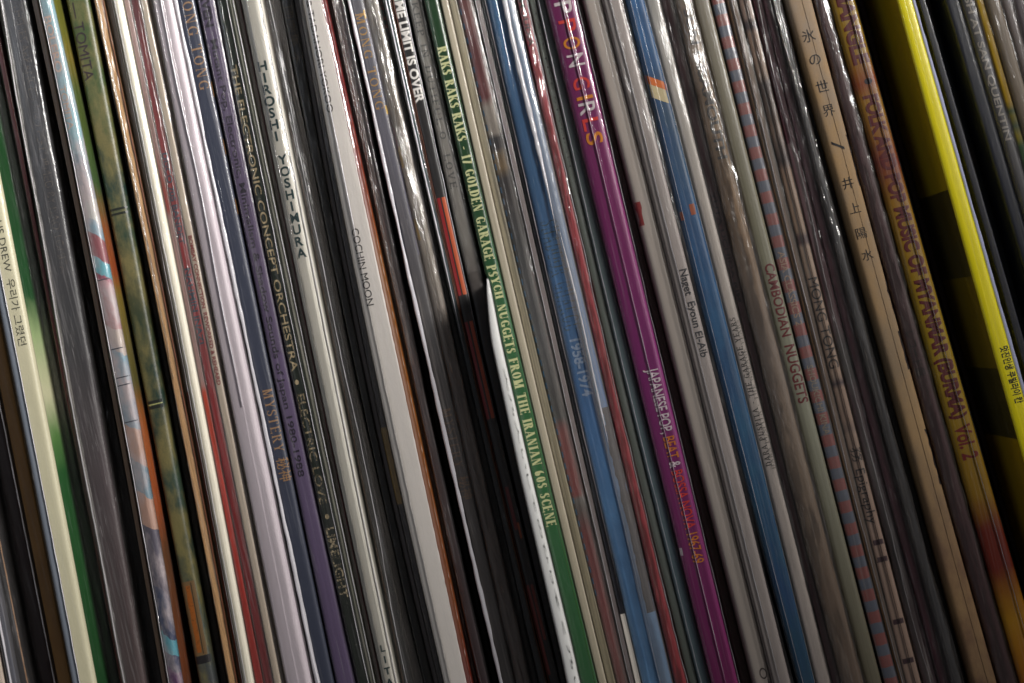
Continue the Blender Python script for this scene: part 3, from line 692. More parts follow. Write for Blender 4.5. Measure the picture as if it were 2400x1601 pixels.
add([(0, 617, 634), (534, 736, 756), (800, 776, 800), (1561, 938, 962)], 8, 'black record set back with a drooping flap of clear plastic over it',
    cd((34, 32, 31)), shells=[dict(kind='clear', amp=0.0007, gap=0.003, ridges=(0.9,))],
    lines=[dict(t=0.0, wmm=0.1, mat=inkm((96, 66, 40)), wander=0.0002), dict(t=0.7, wmm=0.12, wander=0.0012, dy=0.003)])
add([(0, 635, 655), (534, 757, 767), (800, 801, 812), (1561, 963, 984)], 10, 'dark charcoal record behind loose plastic, left of the faint kanji spine',
    cd((44, 42, 41)), shells=[dict(kind='hazy', amp=0.0006, gap=0.002)])
add([(0, 657, 687), (534, 770, 790), (800, 814, 830), (1561, 986, 1006)], 5, 'black spine with a few faint gold kanji near the top of the picture',
    cd((30, 29, 28), mottle=(42, 40, 38)), shells=[dict(kind='clear', crinkle=0.00025, zr=(0.02, 0.15)), dict(kind='clear')],
    texts=[dict(txt='\u570b\u6a02\u96c6 \u6728', v0=16, v1=150, t=0.45, h=0.5, color=(92, 74, 52), worn=0.5)])
add([(0, 689, 699), (534, 792, 801), (800, 833, 845), (1561, 1008, 1018)], 7, 'grey-violet thin record edge deep beside the COCHIN MOON spine',
    cd((86, 80, 82), streak=0.4), shells=[dict(kind='hazy', ridges=(0.5,))])
add([(0, 700, 709), (534, 803, 808), (800, 848, 866), (1561, 1020, 1030)], 5, 'thin dark slate record edge touching the COCHIN MOON spine from the left',
    cd((66, 68, 74), streak=0.4, bands=[(0, (150, 146, 144)), (240, (150, 146, 144)), (262, (60, 64, 74)), (1700, (50, 50, 56))]), shells=[dict(kind='hazy')],
    patches=[dict(v0=1000, v1=1180, t0=-0.2, t1=1.0, color=(150, 122, 66), name='paper_corner', rag=0.1)])
add([(0, 709, 761), (534, 808, 879), (800, 867, 932), (1561, 1031, 1096)], -4,
    'broad white spine reading TADANORI YOKOO and COCHIN MOON with a red-orange cover side',
    cd((222, 216, 210), grain=0.04),
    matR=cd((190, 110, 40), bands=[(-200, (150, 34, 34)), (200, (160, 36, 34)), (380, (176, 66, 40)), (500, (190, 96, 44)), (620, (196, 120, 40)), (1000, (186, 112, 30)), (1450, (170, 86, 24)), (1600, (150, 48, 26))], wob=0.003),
    round=0.28, shells=[dict(kind='shiny', amp=0.00012, ridges=(0.24,), out=0.0002)],
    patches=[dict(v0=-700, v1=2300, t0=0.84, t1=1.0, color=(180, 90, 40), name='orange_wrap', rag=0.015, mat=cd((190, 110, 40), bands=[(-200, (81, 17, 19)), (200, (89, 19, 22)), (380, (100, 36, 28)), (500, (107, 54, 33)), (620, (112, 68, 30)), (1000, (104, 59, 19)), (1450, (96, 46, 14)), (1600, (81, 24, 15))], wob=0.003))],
    lines=[dict(t=0.3, wmm=0.3, wander=0.0001, zr=(0.02, 0.15), jag=0.00002, name='sleeve_fold_and_glare'), dict(t=0.26, wmm=0.06, mat=inkm((150, 146, 142)))],
    texts=[dict(txt='HARUOMI HOSONO & TADANORI YOKOO', v0=-250, v1=260, t=0.28, h=0.25, color=(34, 30, 32)), dict(txt='COCHIN MOON', v0=532, v1=712, t=0.31, h=0.25, color=(34, 30, 32))])
add([(0, 765, 776), (534, 883, 893), (800, 934, 944), (1561, 1099, 1112)], 7, 'dark brown recessed record edge right of the orange cover side',
    cd((58, 44, 38)), shells=[dict(kind='clear', ridges=(0.6,))])
add([(0, 778, 806), (534, 896, 920), (800, 946, 966), (1561, 1114, 1138)], 3,
    'very dark plum record with faint lettering under sharply glinting plastic',
    cd((44, 24, 30), grain=0.2), shells=[dict(kind='shiny', amp=0.0003), dict(kind='crinkle', crinkle=0.0003, gap=0.0007, tr=(0, 0.55), zr=(-0.0, 0.14))],
    lines=[dict(t=0.02, wmm=0.4, wander=0.0003, zr=(0.02, 0.15), mat=CRINKLE)],
    texts=[dict(txt='LAM JUNIYA  MUSIC OF THAILAND  HARUHIKO SAITO', v0=-40, v1=460, t=0.5, h=0.42, color=(92, 74, 74), worn=0.5)])
add([(0, 808, 813), (534, 922, 928), (800, 968, 986), (1561, 1140, 1158)], 12, 'black recessed record left of the welded sleeve seam in the middle',
    cd((22, 17, 18)))
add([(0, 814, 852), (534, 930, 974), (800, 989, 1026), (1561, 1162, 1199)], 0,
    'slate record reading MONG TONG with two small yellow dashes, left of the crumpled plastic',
    cd((66, 68, 84), grain=0.12, bands=[(-100, (70, 74, 86)), (300, (66, 68, 88)), (700, (50, 50, 56)), (1000, (34, 32, 38)), (1700, (26, 25, 30))]), round=0.25,  # darker downward: the white insert's cast shadow put into the colour
    shells=[dict(kind='clear', amp=0.00015), dict(kind='hazy', gap=0.0006, amp=0.0003, tr=(0.3, 1))],
    lines=[dict(t=0.12, wmm=0.8, jag=0.00008, dy=0.0013, wander=0.0001)],
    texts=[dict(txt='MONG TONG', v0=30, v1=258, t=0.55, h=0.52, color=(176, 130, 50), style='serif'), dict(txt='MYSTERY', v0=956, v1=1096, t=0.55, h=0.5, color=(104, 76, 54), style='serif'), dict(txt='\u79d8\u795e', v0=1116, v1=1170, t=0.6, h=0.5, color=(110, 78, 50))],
    patches=[dict(v0=26, v1=46, t0=0.82, t1=0.92, color=(206, 160, 30), name='yellow_dash'), dict(v0=250, v1=270, t0=0.86, t1=0.97, color=(216, 170, 30), name='yellow_dash'), dict(v0=48, v1=240, t0=0.86, t1=1.0, color=(60, 66, 100), name='blue_strip'), dict(v0=390, v1=600, t0=0.9, t1=1.0, color=(74, 78, 116), name='blue_strip')])
add([(0, 853, 884), (534, 977, 1006), (800, 1028, 1060), (1561, 1203, 1234)], 1, 'grey-beige record in heavily crumpled glinting shrink wrap, left of centre',
    cd((142, 132, 122), bands=[(-100, (146, 138, 128)), (600, (140, 130, 120)), (900, (112, 98, 92)), (1700, (98, 84, 78))]), round=0.35,  # lower part darkened, painting in the shadow from the white insert
    shells=[dict(kind='crinkle', crinkle=0.0006, amp=0.0004, gap=0.0008, out=0.0002), dict(kind='hazy', crinkle=0.0003, gap=0.0004)],
    lines=[dict(t=0.8, wmm=0.25, jag=0.00035, wander=0.0005, zr=(-0.01, 0.14), mat=CRINKLE, dy=0.0012)],
    patches=[dict(v0=340, v1=390, t0=0.0, t1=0.22, color=(176, 140, 50)), dict(v0=510, v1=560, t0=0.0, t1=0.25, color=(176, 140, 56)), dict(v0=295, v1=345, t0=0.0, t1=0.1, color=(150, 60, 100))])
add([(0, 886, 896), (534, 1008, 1016), (800, 1062, 1078), (1561, 1236, 1252)], 6, 'black record edge with tiny red capitals right of the crumpled wrap',
    cd((28, 30, 30), coat=0.4), shells=[dict(kind='clear', ridges=(0.7,))],
    texts=[dict(txt='EXPERIMENT', v0=-180, v1=76, t=0.55, h=0.75, color=(150, 36, 34), bold=0.03)])
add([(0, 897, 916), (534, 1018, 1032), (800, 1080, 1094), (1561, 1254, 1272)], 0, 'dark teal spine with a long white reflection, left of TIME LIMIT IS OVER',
    cd((40, 56, 60), coat=0.8, rough=0.3, bands=[(-100, (44, 62, 66)), (700, (42, 54, 60)), (900, (28, 34, 38)), (1700, (22, 26, 28))]), round=0.45,  # lower bands carry the white insert's shadow as darker colour
    shells=[dict(kind='shiny', amp=0.00012, ridges=(0.3,))], lines=[dict(t=0.35, wmm=0.4, wander=0.00008, jag=0.00003, zr=(0.0, 0.15)), dict(t=0.98, wmm=0.16, mat=inkm((100, 62, 40)))])  # pale strip in the upper half paints the white reflection
add([(0, 921, 947), (534, 1034, 1063), (800, 1097, 1122), (1561, 1277, 1302)], 1,
    'black spine with bold white capitals TIME LIMIT IS OVER and red and orange bars',
    cd((20, 17, 17), coat=0.3), round=0.2, shells=[dict(kind='clear', amp=0.0001, ridges=(0.93,))], lines=[dict(t=1.0, wmm=0.22, jag=0.00012, wander=0.0001, zr=(-0.0, 0.15)), dict(t=0.01, wmm=0.14, mat=inkm((110, 56, 36)))],
    texts=[dict(txt='TIME LIMIT IS OVER', v0=-24, v1=240, t=0.5, h=0.72, color=(236, 232, 226), bold=0.035)],
    patches=[dict(v0=v0, v1=v1, t0=t0, t1=t1, color=c, name='printed_bar') for v0, v1, t0, t1, c in
             ((462, 690, 0.12, 0.42, (150, 12, 16)), (462, 690, 0.55, 0.9, (190, 84, 40)), (752, 980, 0.12, 0.4, (124, 10, 16)), (752, 980, 0.55, 0.85, (150, 58, 30)),
              (1140, 1240, 0.3, 0.6, (96, 20, 22)), (1225, 1262, 0.62, 0.8, (140, 62, 30)), (1370, 1580, 0.12, 0.36, (110, 34, 26)), (1370, 1500, 0.5, 0.75, (104, 36, 26)))])
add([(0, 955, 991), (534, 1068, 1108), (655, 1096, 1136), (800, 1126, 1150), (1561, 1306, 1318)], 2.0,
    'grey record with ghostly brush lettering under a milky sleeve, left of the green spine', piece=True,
    mat=cd((120, 118, 110), bands=[(-100, (124, 122, 114)), (560, (112, 108, 102)), (640, (70, 64, 60)), (720, (28, 24, 24)), (1700, (20, 18, 18))], wob=0.004), round=0.4,  # fade to black is shadow painted into the card colour
    shells=[dict(kind='hazy', amp=0.0003, crinkle=0.0002, ridges=(0.3,), zr=(0.018, 0.15)), dict(kind='clear', amp=0.0003, gap=0.0008, zr=(0.016, 0.15))],
    texts=[dict(txt='KEEP IN DUTIFUL O. LOVE', v0=4, v1=440, t=0.42, h=0.4, color=(58, 60, 60), style='slab', worn=0.5)])
add([(655, 1141, 1144), (700, 1142, 1154), (790, 1150, 1171), (1100, 1216, 1241), (1561, 1322, 1351)], -15,
    'bright white glossy sleeve end with thin black brush letters, left of the green spine', piece=True, ztop=None,
    mat=cd((226, 226, 224), grain=0.03, rough=0.3), matL=cd((226, 226, 224), grain=0.03, rough=0.3), round=0.3,
    shells=[dict(kind='clear', amp=0.00005, ridges=(0.3,))],
    texts=[dict(txt='\u5927\u4e43\u4eba\u3044', v0=860, v1=1100, t=0.68, h=0.15, color=(34, 40, 36)), dict(txt='\u3057\u3066\u306e\u3072\u308a', v0=1110, v1=1370, t=0.68, h=0.15, color=(34, 40, 36)), dict(txt='\u305d\u304f\u4e43\u3044', v0=1380, v1=1640, t=0.68, h=0.15, color=(34, 40, 36))])
add([(0, 993, 1028), (534, 1112, 1148), (800, 1174, 1211), (1561, 1352, 1391)], -2,
    'green spine with cream stencil capitals RAKS RAKS RAKS 17 GOLDEN GARAGE PSYCH NUGGETS',
    cd((36, 78, 42), grain=0.04, bands=[(-100, (14, 52, 20)), (450, (16, 58, 24)), (750, (34, 86, 46)), (1100, (38, 92, 50)), (1700, (38, 82, 48))], rough=0.35), round=0.26,  # lighter lower green: a glossy reflection put into the colour
    shells=[dict(kind='clear', amp=0.00005, ridges=())],
    lines=[dict(t=0.86, wmm=0.5, mat=inkm((26, 84, 24)), dy=0.00005, jag=0.00001, wander=0.0, zr=(-0.15, 0.0))],
    texts=[dict(txt='RAKS RAKS RAKS \u2013 17 GOLDEN GARAGE PSYCH NUGGETS FROM THE IRANIAN 60S SCENE', v0=108, v1=1232, t=0.5, h=0.62, color=(204, 206, 152), style='stencil')])
add([(0, 1032, 1050), (534, 1152, 1172), (800, 1212, 1232), (1561, 1393, 1413)], 2, 'grey-beige layered card sleeve touching the green spine from the right',
    cd((178, 168, 148), streak=0.3, grain=0.12), round=0.3, shells=[dict(kind='clear', ridges=(0.9,))])
add([(0, 1051, 1070), (534, 1173, 1194), (800, 1233, 1250), (1561, 1415, 1434)], 3, 'olive-beige card sleeve with page-like layers, left of the blue dashed one',
    cd((150, 140, 116), streak=0.8, grain=0.2), round=0.15, shells=[dict(kind='clear', ridges=(0.4,))])
add([(0, 1071, 1110), (534, 1195, 1232), (800, 1251, 1290), (1561, 1436, 1466)], 2.5,
    'photo collage spine edged with bright blue dashes in a clear sleeve',
    cd((92, 88, 84), interp='LINEAR', grain=0.25, wob=0.002, bands=[
        (-100, (110, 60, 60)), (50, (120, 64, 62)), (90, (96, 40, 42)), (230, (104, 36, 38)), (245, (160, 150, 140)), (310, (150, 140, 130)), (322, (30, 28, 30)), (350, (36, 30, 32)), (360, (110, 90, 60)), (400, (120, 96, 60)), (410, (34, 30, 30)), (460, (50, 44, 42)), (540, (60, 60, 60)), (780, (84, 84, 86)), (980, (70, 68, 66)), (1005, (120, 60, 56)), (1160, (126, 56, 54)), (1170, (100, 96, 90)), (1190, (80, 70, 66)), (1250, (112, 46, 44)), (1400, (132, 70, 70)), (1700, (120, 82, 76))]),
    round=0.35, shells=[dict(kind='clear', amp=0.0002, ridges=(0.7,)), dict(kind='hazy', tr=(0.55, 1), gap=0.0007, amp=0.0004)],
    texts=[dict(txt='BORIED \u2022 OIHROS \u2013 MUSIMI', v0=640, v1=840, t=0.9, h=0.26, color=(110, 70, 84), worn=0.3)],
    patches=[dict(v0=v, v1=v + 14, t0=0.03, t1=0.11, color=(52, 122, 170), name='blue_dash') for v in list(range(16, 360, 34)) + list(range(380, 1390, 27))])
add([(0, 1112, 1126), (534, 1234, 1247), (800, 1291, 1304), (1561, 1468, 1479)], 1.5, 'grey-lilac thin sleeve in cloudy plastic left of the denim record',
    cd((132, 120, 122), streak=0.3), shells=[dict(kind='hazy', ridges=(0.2, 0.7)), dict(kind='clear', crinkle=0.0002)], lines=[dict(t=0.1, wmm=0.12, wander=0.0002)])
add([(0, 1128, 1136), (534, 1250, 1257), (800, 1308, 1317), (1561, 1481, 1493)], 0.5, 'thin sleeve edge, black above and plain white below, beside the denim record',
    cd((30, 28, 32), interp='CONSTANT', bands=[(2400, (214, 206, 196)), (1440, (24, 24, 34)), (-300, (24, 24, 34))]), round=0.1, shells=[dict(kind='clear')],
    lines=[dict(t=0.98, wmm=0.24, mat=inkm((132, 126, 130)), zr=(-0.065, 0.15))])
denim = add([(0, 1139, 1206), (534, 1259, 1330), (800, 1320, 1390), (1561, 1496, 1568)], -1,
    'wide denim-blue record marked 1958-1974 with a bright white reflection near the top',
    cd((84, 124, 168), twill=0.25, grain=0.2, bands=[(-100, (69, 110, 146)), (500, (66, 107, 146)), (900, (71, 115, 168)), (1200, (97, 145, 192)), (1700, (99, 140, 177))], mottle=(74, 108, 148), mscale=50), round=0.36,
    shells=[dict(kind='shiny', amp=0.00045, gap=0.0006, ridges=(0.55,), out=0.0003), dict(kind='hazy', amp=0.0003, gap=0.0009, tr=(0.55, 1)), dict(kind='hazy', amp=0.0003, tr=(0.6, 1), gap=0.0009)],
    lines=[dict(t=0.62, wmm=1.1, wander=0.0006, zr=(0.022, 0.15), jag=0.00005, dy=0.0012, name='sleeve_fold_and_glare'), dict(t=0.72, wmm=0.5, wander=0.0006, zr=(-0.03, 0.024), dy=0.001, name='sleeve_fold_and_glare'), dict(t=0.6, wmm=0.09, mat=inkm((150, 160, 180)), wander=0.0001, zr=(-0.11, -0.0))],  # wide milky folds paint the white glare on the sleeve
    texts=[dict(txt='SHADOOR GHAROU', v0=515, v1=772, t=0.42, h=0.6, color=(96, 104, 96), style='serif', worn=0.6), dict(txt='1958-1974', v0=792, v1=926, t=0.4, h=0.34, color=(150, 166, 190), bold=0.03, worn=0.2)],
    patches=[dict(v0=730, v1=1000, t0=0.66, t1=0.78, color=(112, 150, 184), rag=0.1, worn=0.2), dict(v0=960, v1=1440, t0=0.72, t1=1.0, color=(26, 30, 44), rag=0.06)])
add([(0, 1212, 1237), (534, 1332, 1356), (800, 1394, 1418), (1561, 1573, 1602)], 0, 'crimson spine in tight crinkled wrap with small dark KALAMOUDIA letters',
    cd((150, 38, 50), grain=0.08), round=0.4, shells=[dict(kind='crinkle', crinkle=0.0003, amp=0.0003, gap=0.0004), dict(kind='clear')],
    lines=[dict(t=0.97, wmm=0.13, jag=0.0002, wander=0.0002)],
    texts=[dict(txt='KALAMOUDIA', v0=-70, v1=108, t=0.4, h=0.5, color=(50, 28, 34), bold=0.02)])
add([(0, 1240, 1256), (534, 1358, 1378), (800, 1420, 1440), (1561, 1605, 1626)], 2.5, 'narrow grey-green spine with tiny scattered black marks, right of the crimson one',
    cd((74, 80, 74), grain=0.15), shells=[dict(kind='clear', ridges=(0.85,))],
    texts=[dict(txt='TAPE FIVE STYLIGHT', v0=20, v1=420, t=0.6, h=0.3, color=(40, 42, 40), worn=0.7)])
add([(0, 1257, 1277), (534, 1379, 1402), (800, 1441, 1468), (1561, 1628, 1654)], 1.5, 'plain slate-green spine in clear plastic left of the magenta one',
    cd((78, 90, 92), grain=0.08, bands=[(-100, (66, 70, 70)), (600, (84, 96, 98)), (1300, (84, 104, 112)), (1700, (80, 94, 100))]), round=0.4, shells=[dict(kind='clear', amp=0.00015, ridges=(0.3,), out=0.0002)], lines=[dict(t=0.22, wmm=0.12, wander=0.0001), dict(t=0.98, wmm=0.25, mat=HAZY)])
add([(0, 1280, 1350), (534, 1409, 1476), (800, 1474, 1538), (1561, 1660, 1722)], -3,
    'magenta spine reading NIPPON GIRLS in white, red and orange letters',
    cd((132, 34, 108), grain=0.06, bands=[(-100, (112, 22, 84)), (500, (120, 26, 94)), (900, (126, 34, 106)), (1700, (120, 26, 88))], rough=0.4), round=0.34,
    shells=[dict(kind='shiny', amp=0.0001, ridges=(0.56,), out=0.0003, gap=0.0003)],
    lines=[dict(t=0.5, wmm=0.1, wander=0.00006, jag=0.00003), dict(t=1.04, wmm=0.13, jag=0.0001, wander=0.0001)],
    texts=[dict(txt='N', v0=-76, v1=-48, t=0.52, h=0.56, color=(226, 140, 40), bold=0.012, eps=0.00012), dict(txt='I', v0=-31, v1=-23, t=0.52, h=0.56, color=(226, 62, 54), bold=0.012, eps=0.00012), dict(txt='P', v0=4, v1=32, t=0.52, h=0.56, color=(226, 214, 216), bold=0.012, eps=0.00012), dict(txt='P', v0=46, v1=74, t=0.52, h=0.56, color=(226, 62, 54), bold=0.012, eps=0.00012), dict(txt='O', v0=87, v1=115, t=0.52, h=0.56, color=(226, 140, 30), bold=0.012, eps=0.00012), dict(txt='N', v0=127, v1=155, t=0.52, h=0.56, color=(226, 214, 216), bold=0.012, eps=0.00012), dict(txt='G', v0=181, v1=209, t=0.52, h=0.56, color=(226, 62, 54), bold=0.012, eps=0.00012), dict(txt='I', v0=225, v1=233, t=0.52, h=0.56, color=(226, 140, 30), bold=0.012, eps=0.00012), dict(txt='R', v0=240, v1=268, t=0.52, h=0.56, color=(226, 214, 216), bold=0.012, eps=0.00012), dict(txt='L', v0=277, v1=305, t=0.52, h=0.56, color=(226, 62, 54), bold=0.012, eps=0.00012), dict(txt='S', v0=310, v1=338, t=0.52, h=0.56, color=(226, 140, 30), bold=0.012, eps=0.00012),
           dict(txt='', v0=864, v1=1320, t=0.6, h=0.42, bold=0.015, eps=0.00016, colors=[('JAPANESE POP, ', (232, 216, 222)), ('BEAT ', (222, 130, 50)), ('& ', (232, 216, 222)), ('BOSSA NOVA ', (226, 62, 60)), ('1967-69', (222, 130, 50))])],
    patches=[dict(v0=1278, v1=1296, t0=0.0, t1=0.09, color=(220, 210, 214), rag=0.04, name='scuff')])
add([(0, 1354, 1367), (534, 1480, 1500), (800, 1543, 1566), (1561, 1727, 1757)], 9, 'dark brown record set back right of the magenta spine',
    cd((62, 46, 38), streak=0.5), shells=[dict(kind='clear', ridges=(0.5,))])
add([(0, 1368, 1409), (534, 1502, 1546), (800, 1568, 1608), (1561, 1758, 1799)], 0, 'plain grey-beige spine with a small red corner, right of the dark brown gap',
    cd((154, 144, 136), grain=0.06), round=0.42, shells=[dict(kind='clear', amp=0.00012, ridges=(0.55, 0.85))],
    patches=[dict(v0=470, v1=525, t0=-0.0, t1=0.3, color=(130, 34, 34), rag=0.1)],
    texts=[dict(txt='OTI', v0=1566, v1=1622, t=0.66, h=0.42, color=(70, 60, 58))])
add([(0, 1412, 1459), (534, 1548, 1590), (800, 1611, 1658), (1561, 1802, 1845)], -1.5, 'grey-mauve spine with black letters Naget Eyoun El-Aib',
    cd((156, 146, 142), grain=0.07), round=0.4, shells=[dict(kind='clear', amp=0.0002, ridges=(0.4,), out=0.0001)],
    lines=[dict(t=0.36, wmm=0.16, wander=0.0001), dict(t=0.04, wmm=0.12, mat=inkm((60, 52, 52)))],
    texts=[dict(txt='Naget  Eyoun El-Aib', v0=632, v1=838, t=0.68, h=0.4, color=(36, 34, 40), bold=0.02)])
add([(0, 1467, 1510), (534, 1600, 1654), (800, 1664, 1710), (1561, 1864, 1902)], -2.5, 'deep blue spine with a short orange and cream band near the top',
    cd((34, 84, 126), grain=0.12, mottle=(26, 62, 100), mscale=90, bands=[(-100, (34, 86, 136)), (160, (34, 84, 128)), (190, (44, 60, 60)), (560, (36, 82, 124)), (1100, (34, 82, 112)), (1700, (26, 60, 76))]), round=0.34,
    shells=[dict(kind='clear', amp=0.00006, ridges=(0.2,), out=0.0003)],
    lines=[dict(t=0.2, wmm=0.1, wander=0.00003, jag=0.00002), dict(t=1.0, wmm=0.13, wander=0.00003, jag=0.00002), dict(t=-0.08, wmm=0.1, mat=HAZY)],
    patches=[dict(v0=194, v1=235, t0=0.02, t1=0.98, color=(196, 180, 140), name='cream_band', rag=0.0, skew=-3), dict(v0=184, v1=203, t0=0.02, t1=0.98, color=(206, 106, 36), name='orange_band', eps=0.00008, skew=-3),
             dict(v0=480, v1=505, t0=0.6, t1=0.85, color=(150, 76, 44), rag=0.1, name='orange_spot'), dict(v0=492, v1=512, t0=0.08, t1=0.2, color=(150, 70, 40), rag=0.06, name='orange_spot')])
add([(0, 1512, 1547), (534, 1657, 1684), (800, 1713, 1744), (1561, 1905, 1940)], 0, 'grey spine with upward-reading letters DARA PUSPITA THE GARAGE YEARS',
    cd((186, 176, 168), grain=0.07, bands=[(-100, (166, 164, 160)), (500, (188, 178, 170)), (1700, (178, 166, 160))]), round=0.42, shells=[dict(kind='clear', amp=0.00015, ridges=(0.75,)), dict(kind='clear', crinkle=0.00012, tr=(0.5, 1), gap=0.0005)],
    texts=[dict(txt='DARA PUSPITA \u2013 THE GARAGE YEARS', v0=744, v1=1092, t=0.4, h=0.46, color=(40, 36, 36), style='slab', mode='up'),
           dict(txt='DARA PUSPITA \u2013 THE GARAGE YEARS', v0=752, v1=1100, t=0.72, h=0.3, color=(110, 104, 100), style='serif', mode='up', worn=0.4, eps=0.0003)])  # fainter second copy paints the lettering's reflection in the plastic
add([(0, 1549, 1578), (534, 1687, 1712), (800, 1747, 1763), (1561, 1942, 1964)], 2, 'dull maroon spine with spaced dark capitals YUTA, right of the grey upward-lettered one',
    cd((86, 58, 62), grain=0.08), round=0.3, shells=[dict(kind='clear', amp=0.0002, ridges=(0.7,)), dict(kind='hazy', gap=0.0006, tr=(0.5, 1))],
    texts=[dict(txt='YUTA UCHIDA RIM', v0=448, v1=706, t=0.36, h=0.42, color=(44, 30, 36), mode='down', bold=0.02)])
add([(0, 1584, 1622), (534, 1716, 1756), (800, 1766, 1820), (1561, 1966, 2016)], -2, 'brown-tan record in badly crumpled shiny plastic with blurred dark capitals near the top',
    cd((146, 120, 96), grain=0.15, bands=[(-100, (130, 112, 98)), (150, (140, 116, 92)), (500, (142, 112, 80)), (800, (126, 108, 96)), (1100, (132, 112, 94)), (1700, (108, 84, 66))]), round=0.4,
    shells=[dict(kind='crinkle', crinkle=0.0009, amp=0.0006, gap=0.0012, out=0.0003), dict(kind='clear', crinkle=0.0004, gap=0.0005)],
    lines=[dict(t=0.75, wmm=0.35, jag=0.0004, wander=0.0006, zr=(0.0, 0.15), mat=CRINKLE, dy=0.0018)],
    texts=[dict(txt='SUN GISAMOUTH', v0=20, v1=372, t=0.56, h=0.52, color=(70, 66, 66), bold=0.03)])
add([(0, 1625, 1664), (534, 1759, 1800), (800, 1824, 1862), (1561, 2019, 2059)], 0.5, 'olive-grey spine with dark red letters CAMBODIAN NUGGETS',
    cd((124, 120, 100), grain=0.1, streak=0.3, bands=[(-100, (120, 112, 98)), (500, (122, 118, 98)), (900, (134, 134, 116)), (1700, (108, 100, 80))]), round=0.4, shells=[dict(kind='clear', amp=0.0001, ridges=(0.15,))],
    texts=[dict(txt='CAMBODIAN', v0=618, v1=788, t=0.58, h=0.56, color=(104, 36, 38), bold=0.02), dict(txt='NUGGETS', v0=808, v1=944, t=0.58, h=0.6, color=(104, 36, 38), bold=0.02)])
air = Rec([(0, 1668, 1698), (534, 1804, 1832), (800, 1866, 1896), (1561, 2065, 2096)], 1.5,
    'air-mail striped spine in red and grey-blue blocks reading ASIA CLASSICS 2')
z0 = air.zv(8)
add([(0, 1668, 1698), (534, 1804, 1832), (800, 1866, 1896), (1561, 2065, 2096)], 1.5, air.label,
    mat=cd((76, 86, 104), grain=0.2, period=(0.00536, 0.51, (130, 58, 54), z0)), matR=cd((150, 116, 66)), round=0.2,
    shells=[dict(kind='clear', amp=0.0001, ridges=()), dict(kind='hazy', gap=0.0006, amp=0.0003)],
    texts=[dict(txt='ASIA CLASSICS 2', v0=588, v1=762, t=0.5, h=0.5, color=(170, 140, 116), bold=0.01, worn=0.2), dict(txt='SHOUKICHI KINA', v0=855, v1=1018, t=0.5, h=0.5, color=(150, 134, 112), bold=0.01, worn=0.2)])
add([(0, 1702, 1730), (534, 1836, 1862), (800, 1899, 1924), (1561, 2099, 2114)], 3.5, 'brownish card sleeve under cloudy plastic between the air-mail stripes and the MONG TONG pages',
    cd((120, 98, 82), streak=0.8, grain=0.2), shells=[dict(kind='hazy', amp=0.0004, ridges=(0.4,)), dict(kind='clear', crinkle=0.0003, gap=0.0008)], lines=[dict(t=0.4, wmm=0.16, wander=0.0003), dict(t=0.1, wmm=0.1, mat=inkm((150, 110, 50)))])
add([(0, 1732, 1760), (534, 1864, 1890), (800, 1926, 1953), (1561, 2116, 2150)], 2, 'beige spine with thin black letters MONG TONG Epigraphy and dark cross bands',
    cd((160, 136, 120), grain=0.12, streak=0.25, wob=0.0015, bands=[(-100, (130, 106, 90)), (46, (140, 112, 96)), (52, (60, 40, 40)), (66, (64, 44, 44)), (72, (140, 110, 90)), (180, (130, 104, 84)), (190, (60, 44, 42)), (280, (96, 76, 62)), (300, (120, 96, 80)), (380, (56, 40, 40)), (400, (140, 112, 92)), (540, (150, 124, 104)), (552, (80, 56, 56)), (566, (80, 56, 56)), (572, (160, 136, 118)), (885, (160, 134, 116)), (890, (66, 50, 60)), (905, (70, 54, 60)), (910, (156, 130, 114)), (992, (156, 130, 114)), (998, (70, 54, 64)), (1010, (156, 132, 116)), (1260, (170, 142, 126))]), round=0.2,
    shells=[dict(kind='clear', amp=0.00015, ridges=(0.2,)), dict(kind='clear', crinkle=0.0002, gap=0.0006)],
    lines=[dict(t=0.55, wmm=0.12, mat=inkm((60, 46, 46)), jag=0.00002)],
    texts=[dict(txt='MONG TONG', v0=650, v1=862, t=0.5, h=0.85, color=(44, 38, 40), style='sans'), dict(txt='\u52d9', v0=1048, v1=1082, t=0.5, h=0.7, color=(44, 36, 38)), dict(txt='Epigraphy', v0=1098, v1=1226, t=0.5, h=0.75, color=(44, 36, 38))],
    patches=[dict(v0=v, v1=v + 12, t0=0, t1=1, color=(74, 46, 54), rag=0.03, name='dark_cross_band', worn=0.1) for v in (1264, 1304, 1450, 1542)])
add([(0, 1764, 1785), (534, 1893, 1920), (800, 1956, 1984), (1561, 2153, 2190)], 5, 'dark oxblood record with torn clear plastic, right of the beige MONG TONG spine',
    cd((70, 24, 38), bands=[(-100, (72, 24, 38)), (760, (68, 24, 38)), (800, (22, 16, 20)), (880, (24, 18, 20)), (910, (54, 28, 38)), (1300, (28, 18, 24)), (1700, (60, 24, 34))], wob=0.004), round=0.3,
    shells=[dict(kind='clear', crinkle=0.0004, amp=0.0007, gap=0.001, ridges=(0.4,)), dict(kind='hazy', tr=(0, 0.6), gap=0.0018, amp=0.0008, zr=(-0.11, 0.03))], lines=[dict(t=0.45, wmm=0.14, wander=0.0008, jag=0.0001)])
add([(0, 1787, 1808), (534, 1922, 1945), (800, 1986, 2010), (1561, 2192, 2218)], 4, 'dark wine record left of the silvery plastic highlight',
    cd((74, 24, 40)), round=0.4, shells=[dict(kind='clear', amp=0.0004, gap=0.0008)])
